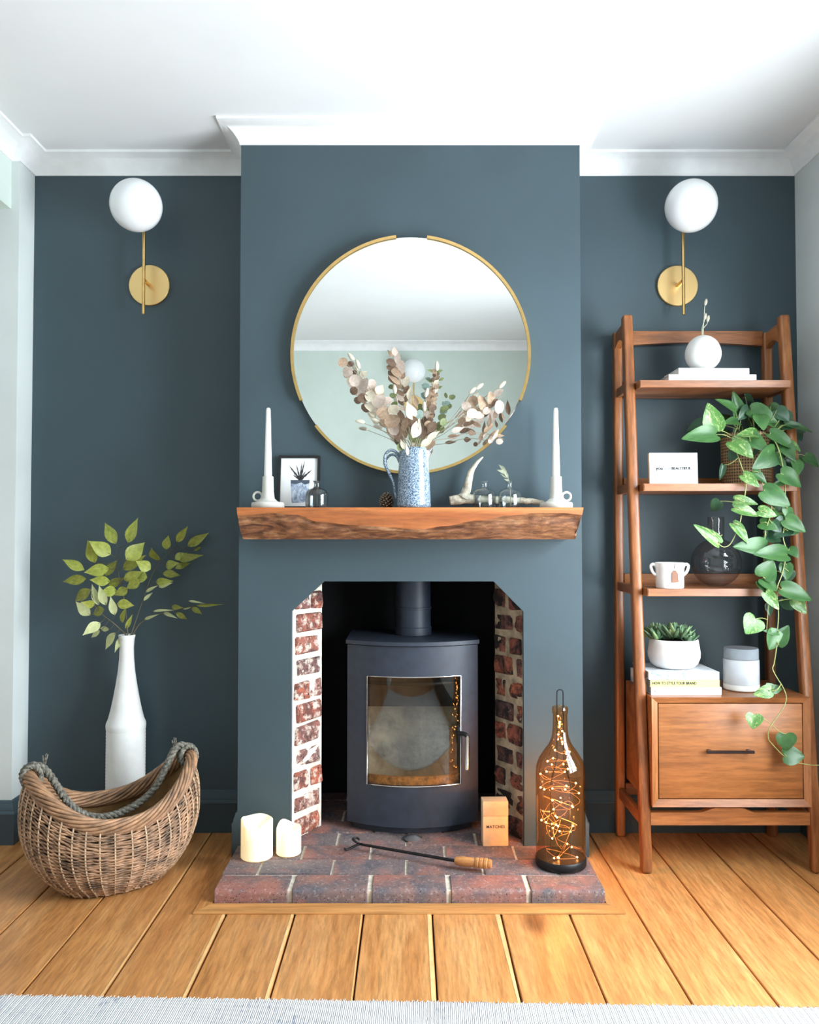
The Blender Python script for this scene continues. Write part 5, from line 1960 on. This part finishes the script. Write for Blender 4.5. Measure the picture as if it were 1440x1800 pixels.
for hx, hy, dx, lab in ((1241, 531, 0.004, 'tallest grass head in the round white vase'), (1240, 556, -0.001, 'left lower grass head in the round white vase'), (1245, 560, 0.002, 'right lower grass head in the round white vase')):
    h = W(hx, hy, vyy)
    foot = Vector((gx + dx * 0.5, vyy, vz + ztop - 0.018))
    t = thing('grass_stem', lab, 'dried grass', foot, group='grass stems in the round white vase')
    tube('stem', [p - foot for p in smooth_path([foot, Vector((gx + dx - 0.002, vyy, vz + ztop + 0.02)), h - Vector((0.004, 0, 0.018)), h], 5)], 0.0010, MT['tail_green'], t, 5)
    o = link('seed_head', TAIL, None, t)
    o.matrix_local = Matrix.Translation(h - foot) @ Matrix.Rotation(R(12), 4, 'Y') @ Matrix.Scale(0.023, 4)

# ---- second shelf: sign and pothos
ys = 2.665
a = W(1143, 848, ys); b = W(1227, 848, ys)
sw, sh = b.x - a.x, W(1180, 796, ys).z - S2
def zs(px): return px * ys / FPX


sign = thing('block_sign', 'white block sign with a short printed message on the second shelf', 'sign', ((a.x + b.x) / 2, ys, S2 + 0.0005), (R(-3), 0, R(-1)))
box('panel', -sw / 2, sw / 2, 0, 0.003, 0, sh, MT['paper'], sign)
box('block', -sw / 2 + 0.0005, sw / 2 + 0.001, 0.0031, 0.022, 0, sh, plain('pine_block', (214, 184, 142), 0.7), sign, 0.0008)
GREY = plain('grey_ink', (150, 150, 154), 0.8)
xc = -sw / 2 + zs(10.5)
for body, w_, m_, gap in (('you', 12.5, MT['ink'], 2.0), ('are', 11.0, GREY, 2.2), ('BEAUTIFUL.', 36.0, MT['ink'], 0)):
    me = text_mesh(body, 0.0185, 0.0003, 0.0007)
    xs_ = [v.co.x for v in me.vertices]
    k = zs(w_) / (max(xs_) - min(xs_))
    o = link('lettering', me, m_, sign, rot=(PI / 2, 0, 0))
    o.scale = (k, min(k, 0.0185 * 0.9 / 0.0185), 1)
    o.location = (xc + zs(w_) / 2 - k * (max(xs_) + min(xs_)) / 2, -0.0006, sh * 0.50)
    xc += zs(w_ + gap)


def rattan_mat():
    m = NT('cane_webbing')
    tc = m.n('ShaderNodeTexCoord')
    sp_ = m.n('ShaderNodeSeparateXYZ'); m.l(tc.outputs['Object'], sp_.inputs[0])
    at = m.n('ShaderNodeMath', operation='ARCTAN2'); m.l(sp_.outputs['Y'], at.inputs[0]); m.l(sp_.outputs['X'], at.inputs[1])
    cb = m.n('ShaderNodeCombineXYZ')
    mu = m.n('ShaderNodeMath', operation='MULTIPLY'); mu.inputs[1].default_value = 0.09; m.l(at.outputs[0], mu.inputs[0])
    m.l(mu.outputs[0], cb.inputs[0]); m.l(sp_.outputs['Z'], cb.inputs[1])
    vo = m.n('ShaderNodeTexVoronoi'); vo.inputs['Scale'].default_value = 100; vo.inputs['Randomness'].default_value = 0.1
    m.l(cb.outputs[0], vo.inputs['Vector'])
    c = m.ramp(vo.outputs['Distance'], [(0.22, (64, 46, 32)), (0.38, (150, 120, 84)), (0.7, (176, 146, 106))])
    m.base(c)
    m.set(Roughness=0.7)
    m.bump(vo.outputs['Distance'], 0.6, 0.003)
    return m.m


MT['cane'] = rattan_mat()
py_ = 2.755
pcx = W(1312, 800, py_).x
pr0 = 0.082
pothos = thing('potted_pothos', 'trailing green pothos in a woven cane pot on the second shelf', 'plant', (pcx, py_, S2 + 0.0006))
PO = Vector((pcx, py_, S2 + 0.0006))
pt = W(1312, 764, py_).z - S2
lathe('pot', [(0, 0), (pr0 * 0.92, 0), (pr0 * 0.94, 0.004), (pr0, pt), (pr0 - 0.005, pt), (pr0 - 0.009, 0.01), (0, 0.01)], MT['cane'], pothos, 40, angle=40)
lathe('soil', [(0, pt - 0.02), (pr0 - 0.0065, pt - 0.02), (pr0 - 0.0065, pt - 0.018), (0, pt - 0.012)], plain('dark_soil', (52, 40, 32), 0.95, bump=0.8, bscale=120, bdist=0.004), pothos, 30)


def pothos_outline(f): return 0


def heart_mesh():
    """heart shaped leaf: petiole joins at (0,0), tip at (0,1)"""
    bm = bmesh.new()
    half = [(0.0, 0.0), (0.16, -0.10), (0.34, -0.08), (0.46, 0.06), (0.50, 0.22), (0.47, 0.40), (0.37, 0.60), (0.22, 0.80), (0.08, 0.95), (0.0, 1.0)]
    midy = [0.0, 0.02, 0.06, 0.13, 0.25, 0.42, 0.60, 0.80, 0.94, 1.0]
    def zf(x, y): return 0.10 * abs(x) + 0.16 * x * x - 0.22 * y * y * (1 if y > 0 else 0)
    mid = [bm.verts.new((0, y, zf(0, y) - 0.02 * math.sin(PI * y))) for y in midy]
    for s in (-1, 1):
        e1 = [bm.verts.new((s * x * 0.55, (y + my) / 2, zf(x * 0.55, y) + 0.012)) for (x, y), my in zip(half, midy)]
        e2 = [bm.verts.new((s * x, y, zf(x, y))) for x, y in half]
        for k in range(len(half) - 1):
            for p, q in ((mid, e1), (e1, e2)):
                vs_ = [p[k], p[k + 1], q[k + 1], q[k]]
                if s > 0: vs_ = vs_[::-1]
                bm.faces.new(vs_)
    bmesh.ops.remove_doubles(bm, verts=bm.verts[:], dist=1e-4)
    me = to_mesh(bm, 'leaf', True)
    return me


HEART = heart_mesh()


def pothos_mat(name, c1, c2, cv_, amount):
    m = NT(name)
    v = m.coords((1, 0.5, 1))
    f = m.noise(v, 3.0, 3, 0.6)
    c = m.ramp(f, [(0.3, c1), (0.7, c2)])
    sp_ = m.noise(v, 7, 5, 0.7, 1.2)
    lo = 0.66 - amount * 0.14
    c = m.mix(m.ramp(sp_, [(lo, (0, 0, 0)), (lo + 0.09, (200, 200, 200))]), c, cv_)
    oi = m.n('ShaderNodeObjectInfo')
    hs = m.n('ShaderNodeHueSaturation')
    mr = m.n('ShaderNodeMapRange'); mr.inputs['To Min'].default_value = 0.78; mr.inputs['To Max'].default_value = 1.15
    m.l(oi.outputs['Random'], mr.inputs['Value']); m.l(mr.outputs[0], hs.inputs['Value']); m.l(c, hs.inputs['Color'])
    m.base(hs.outputs['Color'])
    m.set(Roughness=0.32)
    tl = m.n('ShaderNodeBsdfTranslucent'); m.l(hs.outputs['Color'], tl.inputs['Color'])
    mx = m.n('ShaderNodeMixShader'); mx.inputs[0].default_value = 0.15
    m.l(m.b.outputs[0], mx.inputs[1]); m.l(tl.outputs[0], mx.inputs[2]); m.l(mx.outputs[0], m.out.inputs['Surface'])
    return m.m


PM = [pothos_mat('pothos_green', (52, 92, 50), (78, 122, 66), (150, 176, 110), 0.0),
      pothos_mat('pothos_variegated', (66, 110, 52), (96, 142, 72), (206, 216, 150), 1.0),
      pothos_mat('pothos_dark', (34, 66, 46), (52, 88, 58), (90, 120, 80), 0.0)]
MT['vine'] = plain('pothos_vine', (150, 158, 96), 0.5, var=0.15, vscale=60)
SC1 = 250 / 1440
SC3 = 150 / 964


def c1(x, y): return (1190 + x * SC1, 670 + y * SC1)
def c2(x, y): return (1190 + x * SC1, 880 + y * SC1)
def c3_(x, y): return (1290 + x * SC3, 1080 + y * SC3)


# (base, tip, width, material, depth of base, depth of tip)
PL = []
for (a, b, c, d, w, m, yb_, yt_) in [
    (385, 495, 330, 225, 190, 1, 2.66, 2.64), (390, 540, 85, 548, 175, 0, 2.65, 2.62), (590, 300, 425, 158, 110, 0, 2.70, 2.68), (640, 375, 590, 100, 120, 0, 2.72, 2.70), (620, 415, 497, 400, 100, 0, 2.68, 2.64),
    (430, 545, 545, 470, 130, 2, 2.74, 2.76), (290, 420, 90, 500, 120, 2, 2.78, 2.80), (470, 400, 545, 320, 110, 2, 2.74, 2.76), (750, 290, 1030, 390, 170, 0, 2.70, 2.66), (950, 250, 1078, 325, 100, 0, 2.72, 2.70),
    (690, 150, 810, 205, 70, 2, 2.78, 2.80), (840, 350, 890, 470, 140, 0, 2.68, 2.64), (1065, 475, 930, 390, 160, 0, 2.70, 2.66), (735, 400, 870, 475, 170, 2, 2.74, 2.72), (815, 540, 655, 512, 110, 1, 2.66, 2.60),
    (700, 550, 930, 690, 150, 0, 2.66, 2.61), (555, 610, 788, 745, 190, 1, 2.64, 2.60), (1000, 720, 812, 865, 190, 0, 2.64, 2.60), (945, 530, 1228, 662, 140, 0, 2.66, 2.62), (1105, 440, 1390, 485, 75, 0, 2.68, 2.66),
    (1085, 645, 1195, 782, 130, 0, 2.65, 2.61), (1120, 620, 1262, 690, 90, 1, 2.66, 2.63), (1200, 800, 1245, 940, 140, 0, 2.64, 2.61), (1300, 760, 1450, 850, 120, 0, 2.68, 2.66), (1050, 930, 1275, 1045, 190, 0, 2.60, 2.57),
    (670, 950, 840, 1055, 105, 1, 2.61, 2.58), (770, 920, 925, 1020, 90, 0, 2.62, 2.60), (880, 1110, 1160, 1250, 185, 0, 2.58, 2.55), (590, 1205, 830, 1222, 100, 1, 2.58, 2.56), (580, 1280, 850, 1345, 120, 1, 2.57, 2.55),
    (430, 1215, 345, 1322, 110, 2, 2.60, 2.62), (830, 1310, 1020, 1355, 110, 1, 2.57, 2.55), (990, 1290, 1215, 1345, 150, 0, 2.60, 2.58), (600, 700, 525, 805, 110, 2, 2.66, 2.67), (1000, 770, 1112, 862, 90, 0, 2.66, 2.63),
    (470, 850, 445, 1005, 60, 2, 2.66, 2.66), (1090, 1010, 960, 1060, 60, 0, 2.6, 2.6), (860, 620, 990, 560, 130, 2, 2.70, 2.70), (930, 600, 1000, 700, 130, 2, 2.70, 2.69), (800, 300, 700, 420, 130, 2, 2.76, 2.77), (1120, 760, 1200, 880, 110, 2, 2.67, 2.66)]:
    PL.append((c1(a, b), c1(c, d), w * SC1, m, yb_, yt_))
for (a, b, c, d, w, m, yb_, yt_) in [
    (845, 230, 1028, 268, 130, 0, 2.58, 2.55), (1095, 190, 1315, 300, 150, 0, 2.57, 2.54), (1090, 290, 1230, 315, 110, 2, 2.60, 2.60), (890, 345, 1080, 400, 120, 2, 2.60, 2.60), (420, 430, 205, 240, 110, 1, 2.55, 2.53),
    (570, 235, 747, 415, 110, 1, 2.56, 2.53), (895, 470, 612, 450, 165, 0, 2.56, 2.53), (1105, 545, 818, 512, 170, 0, 2.55, 2.52), (1135, 485, 1232, 560, 110, 0, 2.57, 2.54), (870, 770, 985, 610, 190, 0, 2.55, 2.53),
    (1100, 640, 1120, 795, 120, 0, 2.57, 2.55), (860, 790, 1035, 895, 165, 0, 2.56, 2.54), (1065, 890, 1388, 985, 170, 0, 2.55, 2.52), (830, 820, 925, 935, 80, 0, 2.56, 2.54), (900, 930, 1045, 1100, 110, 1, 2.54, 2.52),
    (1185, 1000, 1320, 1142, 120, 1, 2.56, 2.54), (1075, 1000, 1195, 1105, 130, 2, 2.60, 2.60), (800, 1195, 715, 1340, 200, 1, 2.54, 2.52), (1000, 130, 1200, 140, 120, 2, 2.60, 2.58), (960, 720, 1030, 860, 120, 2, 2.59, 2.59), (930, 1050, 950, 1170, 70, 2, 2.57, 2.56)]:
    PL.append((c2(a, b), c2(c, d), w * SC1, m, yb_, yt_))
for (a, b, c, d, w, m, yb_, yt_) in [
    (490, 190, 430, 405, 210, 0, 2.535, 2.525), (495, 330, 620, 122, 150, 0, 2.535, 2.525), (500, 205, 352, 180, 70, 0, 2.53, 2.52), (420, 860, 240, 905, 130, 1, 2.525, 2.515), (430, 850, 560, 835, 90, 0, 2.53, 2.53), (440, 850, 380, 780, 90, 0, 2.53, 2.525),
    (235, 1130, 225, 1290, 165, 1, 2.515, 2.50), (590, 1350, 605, 1545, 190, 0, 2.53, 2.52), (570, 1590, 815, 1600, 190, 0, 2.53, 2.515)]:
    PL.append((c3_(a, b), c3_(c, d), w * SC3, m, yb_, yt_))
rx_ = random.Random(77)
for _ in range(20):
    ax_, ay_ = rx_.uniform(640, 1180), rx_.uniform(260, 820)
    an_ = rx_.uniform(-0.9, 2.4)
    ln_ = rx_.uniform(120, 190)
    yy_ = rx_.uniform(2.68, 2.74)
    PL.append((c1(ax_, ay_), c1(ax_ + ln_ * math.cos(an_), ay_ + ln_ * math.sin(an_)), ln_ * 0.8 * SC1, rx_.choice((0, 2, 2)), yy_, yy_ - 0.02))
for _ in range(10):
    ax_, ay_ = rx_.uniform(880, 1150), rx_.uniform(60, 900)
    an_ = rx_.uniform(0.0, 2.8)
    ln_ = rx_.uniform(110, 170)
    PL.append((c2(ax_, ay_), c2(ax_ + ln_ * math.cos(an_), ay_ + ln_ * math.sin(an_)), ln_ * 0.8 * SC1, rx_.choice((0, 2)), 2.575, 2.565))
rp = random.Random(31)


def V(pts, conv, ys):
    out = []
    for i, (x, y) in enumerate(pts):
        f = i / (len(pts) - 1)
        px, py = conv(x, y)
        out.append(W(px, py, ys[0] + (ys[1] - ys[0]) * f))
    return out


vines = []
start = Vector((pcx, py_, S2 + pt - 0.012))
vines.append([start, W(1330, 758, 2.70), W(1362, 775, 2.64), W(1378, 830, 2.61)] + V([(1100, 150), (1075, 360), (1110, 500), (1100, 600), (1060, 760), (1015, 900)], c2, (2.575, 2.555)) + V([(1030, 1140), (1020, 1300)], c2, (2.55, 2.54)) +
             V([(495, 270), (460, 540), (440, 610), (480, 700), (560, 830), (595, 950), (545, 1080), (410, 1275), (390, 1380), (430, 1460), (620, 1640), (830, 1695), (970, 1705)], c3_, (2.535, 2.525)))
vines.append([start + Vector((-0.02, -0.02, 0)), W(1296, 752, 2.69), W(1290, 772, 2.655)] + V([(600, 700), (650, 850), (700, 1000), (690, 1150), (660, 1310)], c1, (2.64, 2.565)) + V([(640, 220), (600, 330), (540, 440), (480, 470), (430, 440), (425, 380), (460, 345)], c2, (2.56, 2.55)))
vines.append([start + Vector((0.01, -0.03, 0)), W(1318, 760, 2.66), W(1322, 800, 2.64)] + V([(840, 900), (860, 1000), (890, 1150), (960, 1290)], c1, (2.635, 2.575)) + V([(900, 300), (890, 420), (880, 560), (900, 760), (930, 1000), (920, 1150), (910, 1300)], c2, (2.57, 2.56)))
vines.append([start + Vector((0.02, -0.01, 0)), W(1345, 752, 2.69), W(1372, 765, 2.66), W(1390, 800, 2.64), W(1400, 840, 2.62)])
allp = []
for vp in vines:
    sm_ = smooth_path(vp, 6)
    allp += sm_
    tube('vine', [p - PO for p in sm_], [0.0021 - 0.0007 * i / len(sm_) for i in range(len(sm_))], MT['vine'], pothos, 6)
allp_pot = [start + Vector((rp.uniform(-.05, .05), rp.uniform(-.05, .05), 0)) for _ in range(12)]
bm = bmesh.new()
for (b0, t0, w, m, yb_, yt_) in PL:
    Bp = W(b0[0], b0[1], yb_); Tp = W(t0[0], t0[1], yt_)
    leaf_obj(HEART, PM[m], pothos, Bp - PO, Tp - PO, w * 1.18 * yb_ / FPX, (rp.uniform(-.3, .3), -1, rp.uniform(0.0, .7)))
    cand = allp + allp_pot if b0[1] < 800 else allp
    near = min(cand, key=lambda q: (q - Bp).length + (0.02 if q.z < Bp.z - 0.05 else 0))
    if (near - Bp).length < 0.22:
        mid_ = near.lerp(Bp, 0.55) + Vector((0, -0.008, 0.004 if near.z < Bp.z else -0.006))
        add_tube(bm, [p - PO for p in smooth_path([near, mid_, Bp], 4)], 0.0012, 5)
tag(obj('petioles', bm, MT['vine'], pothos, True), kind='stuff')

# ---- third shelf: two handled pot with tag, round glass vase
ypot = 2.66
a = W(1177.5, 1033, ypot)
def base_y(py, z):
    return FPX * (CAM_H - z) / (py - 940.0)


potY = base_y(1032, S3)
potY = 2.635
pxx = W(1177.5, 1020, potY).x
cup = thing('handled_pot', 'small white two-handled pot with a brown tag on the third shelf', 'pot', (pxx, potY, S3 + 0.0006), (0, 0, 0))
u = potY / FPX
ch = 44 * u
lathe('body', [(0, 0), (23 * u, 0), (24 * u, 2 * u), (24 * u, 24 * u), (24.5 * u, 34 * u), (25.5 * u, 36 * u), (25.5 * u, ch), (24.5 * u, ch + 0.001), (23 * u, ch), (22.5 * u, 30 * u), (22 * u, 5 * u), (0, 4 * u)], MT['white_ceramic'], cup, 40)
for s in (-1, 1):
    hpts = smooth_path([(s * 23.5 * u, 0, 22 * u), (s * 30 * u, 0, 28 * u), (s * 33 * u, 0, 38 * u), (s * 29 * u, 0, 41.5 * u), (s * 25 * u, 0, 39 * u)], 5)
    bm = bmesh.new(); add_tube(bm, hpts, 2.6 * u, 8)
    obj('handle', bm, MT['white_ceramic'], cup, True)
tg = bmesh.new()
add_prism(tg, [(-4 * u, 10 * u), (7.5 * u, 11 * u), (6.5 * u, 26 * u), (3 * u, 31 * u), (-1 * u, 31 * u), (-4 * u, 27 * u)], 'y', -25.8 * u, -25.0 * u)
obj('tag', tg, plain('brown_leather_tag', (134, 92, 72), 0.7, var=0.1), cup)
tube('string', [(1 * u, -25.8 * u, 29 * u), (0, -26.3 * u, 36 * u), (1.5 * u, -26.4 * u, 43 * u), (0.5 * u, -23 * u, ch + 0.001)], 0.0009, MT['twig'], cup, 5)
gY = 2.735
gc = W(1259, 975, gY)
gr = 42.5 * gY / FPX
gv = thing('globe_vase', 'round smoky glass vase with a straight neck on the third shelf', 'vase', (gc.x, gY, S3 + 0.0006))
gz = gr * 0.96
prof = [(0, 0.001), (gr * 0.35, 0.001)]
a0, a1 = math.asin(-0.94), math.acos(0.33)
for k in range(25):
    a = a0 + (a1 - a0) * k / 24
    prof.append((gr * math.cos(a), gz + gr * math.sin(a)))
nt = W(1247, 909, gY).z - S3
prof += [(gr * 0.325, gz + gr * 0.99), (gr * 0.32, gz + gr * 1.1), (gr * 0.325, nt), (gr * 0.31, nt)]
lathe('glass', prof, thin_glass('smoky_glass', (0.80, 0.78, 0.78), 0.6, 0.02, 0.06), gv, 44)

# ---- on the cabinet: three books, succulent bowl, lidded jar
yk = 2.60
def zsp(px, y): return px * y / FPX


a = W(1139, 1215, yk); b = W(1266, 1215, yk)
a.x = max(a.x, xi0 + 0.008)
kh = zsp(13.2, yk)
MT['cover_grey'] = plain('off_white_cover', (226, 226, 228), 0.5, var=0.03)
MT['cover_yellow'] = plain('yellow_cover', (224, 214, 130), 0.5, var=0.03)


def marble_mat():
    m = NT('marbled_cover')
    v = m.coords(jitter=False)
    n1 = m.noise(v, 16, 5, 0.6, 2.0)
    m.base(m.ramp(n1, [(0.36, (128, 142, 168)), (0.44, (206, 212, 220)), (0.54, (228, 230, 232))]))
    m.set(Roughness=0.4)
    return m.m


z_ = CT
bx_ = (a.x + b.x) / 2
book('bottom pale book with faint grey lettering under the succulent', a.x + 0.002, b.x + 0.004, yk, yk + 0.19, z_, kh, MT['cover_grey'], 'books under the succulent', rot=0.5, text='MAD ABOUT THE HOUSE', tmat=plain('pale_grey_ink', (170, 170, 176), 0.7), tsize=0.0130, tx=-0.040, tw=0.126)
z_ += kh + 0.0008
book('middle book with a yellow spine under the succulent', a.x + 0.002, b.x, yk + 0.002, yk + 0.18, z_, kh * 0.95, MT['cover_yellow'], 'books under the succulent', rot=-0.4, text='HOW TO STYLE YOUR BRAND', tmat=MT['ink'], tsize=0.0125, tx=-0.033, tw=0.138)
z_ += kh * 0.95 + 0.0008
book('top book with a marbled blue and white cover under the succulent', a.x - 0.004, b.x - 0.001, yk + 0.003, yk + 0.19, z_, kh * 0.98, marble_mat(), 'books under the succulent', rot=0.3)
z_ += kh * 0.98 + 0.0008
sY = yk + 0.095
sxc = W(1185, 1160, sY).x
bowl = thing('succulent_bowl', 'white ceramic bowl planted with a green succulent', 'plant', (sxc, sY, z_ + 0.0003))
u = sY / FPX
bhh = 50 * u
lathe('bowl', [(0, 0), (28 * u, 0), (33 * u, 1.5 * u), (40 * u, 8 * u), (44 * u, 18 * u), (44.5 * u, 26 * u), (42.5 * u, 40 * u), (41 * u, bhh - 1 * u), (40 * u, bhh), (38.5 * u, bhh - 1 * u), (40 * u, 38 * u), (40 * u, 20 * u), (0, 12 * u)], MT['white_ceramic'], bowl, 48)
lathe('soil', [(0, bhh - 6 * u), (39 * u, bhh - 6 * u), (39 * u, bhh - 5 * u), (0, bhh - 3 * u)], plain('potting_soil', (48, 40, 34), 0.95), bowl, 30)
SG = [leaf_mat('succulent_green', (62, 92, 66), (98, 128, 92), 0.4, 0.1), leaf_mat('succulent_light', (96, 128, 84), (140, 164, 112), 0.4, 0.1)]
bm = bmesh.new()
add_lathe(bm, [(0, 0), (0.10, 0.12), (0.16, 0.4), (0.13, 0.7), (0.05, 0.93), (0, 1.0)], 6)
for v in bm.verts: v.co = Vector((v.co.x, v.co.z, v.co.y * 0.55 + 0.12 * v.co.z ** 2))
SUC = to_mesh(bm, 'succulent_leaf', True)
bm = bmesh.new()
add_lathe(bm, [(0, 0), (0.12, 0.15), (0.30, 0.55), (0.26, 0.85), (0.1, 0.99), (0, 1.0)], 8)
for v in bm.verts: v.co = Vector((v.co.x, v.co.z, v.co.y * 0.35 + 0.25 * v.co.z ** 2))
SUC2 = to_mesh(bm, 'succulent_leaf', True)
rs = random.Random(17)
heads = []
for k in range(20):
    a = rs.uniform(0, 2 * PI); q = 34 * u * math.sqrt(rs.random())
    heads.append((q * math.cos(a), q * math.sin(a)))
for hx_, hy_ in heads:
    right = hx_ > 8 * u
    nl = 8 if right else 11
    hz_ = bhh - 4 * u + rs.uniform(0, 9) * u * (1 - (hx_ / (40 * u)) ** 2 * 0.6)
    for j in range(nl):
        a = j * 2.399 + rs.uniform(-.2, .2)
        el = R(15 + 60 * j / nl) if right else R(25 + 55 * j / nl)
        ln = (17 if right else 33) * u * rs.uniform(0.8, 1.15) * (1 - 0.25 * j / nl)
        d = Vector((math.cos(a) * math.cos(el) + hx_ / (60 * u), math.sin(a) * math.cos(el), math.sin(el))).normalized()
        p = Vector((hx_, hy_, hz_))
        leaf_obj(SUC2 if right else SUC, SG[rs.random() > 0.7], bowl, p, p + d * ln, ln, Vector((0, 0, 1)), name='succulent_leaf')
jY = 2.69
jx = W(1303, 1160, jY).x
u = jY / FPX
jar = thing('lidded_jar', 'pale grey cylindrical jar with a grey lid on the cabinet', 'jar', (jx, jY, CT + 0.0006))
lathe('base', [(0, 0), (27 * u, 0), (29.5 * u, 2 * u), (30 * u, 6 * u), (30 * u, 11 * u), (29.3 * u, 11.3 * u), (0, 11.3 * u)], MT['white_ceramic'], jar, 48)
lathe('body', [(0, 11.6 * u), (29.6 * u, 11.6 * u), (29.8 * u, 13 * u), (29.8 * u, 52 * u), (29 * u, 54 * u), (0, 54 * u)], plain('silver_grey_glass', (196, 198, 204), 0.35, 0.0, var=0.03), jar, 48)
lathe('lid', [(0, 54.5 * u), (28.5 * u, 54.5 * u), (28.8 * u, 55 * u), (28.8 * u, 71 * u), (28 * u, 73 * u), (0, 73 * u)], plain('felt_grey_lid', (146, 154, 162), 0.8, var=0.05, bump=0.3, bscale=300), jar, 48)
# ---- upright booklet behind the left front leg
yb9 = 2.78
a = W(1112, 1180, yb9)
bk = thing('booklet', 'white booklets lying behind the left leg of the ladder shelf', 'book', (xi0 + 0.075, 2.835, CT + 0.0006), (0, 0, R(2)))
box('pages', -0.06, 0.07, -0.02, 0.022, 0, 0.045, MT['page'], bk, 0.001)
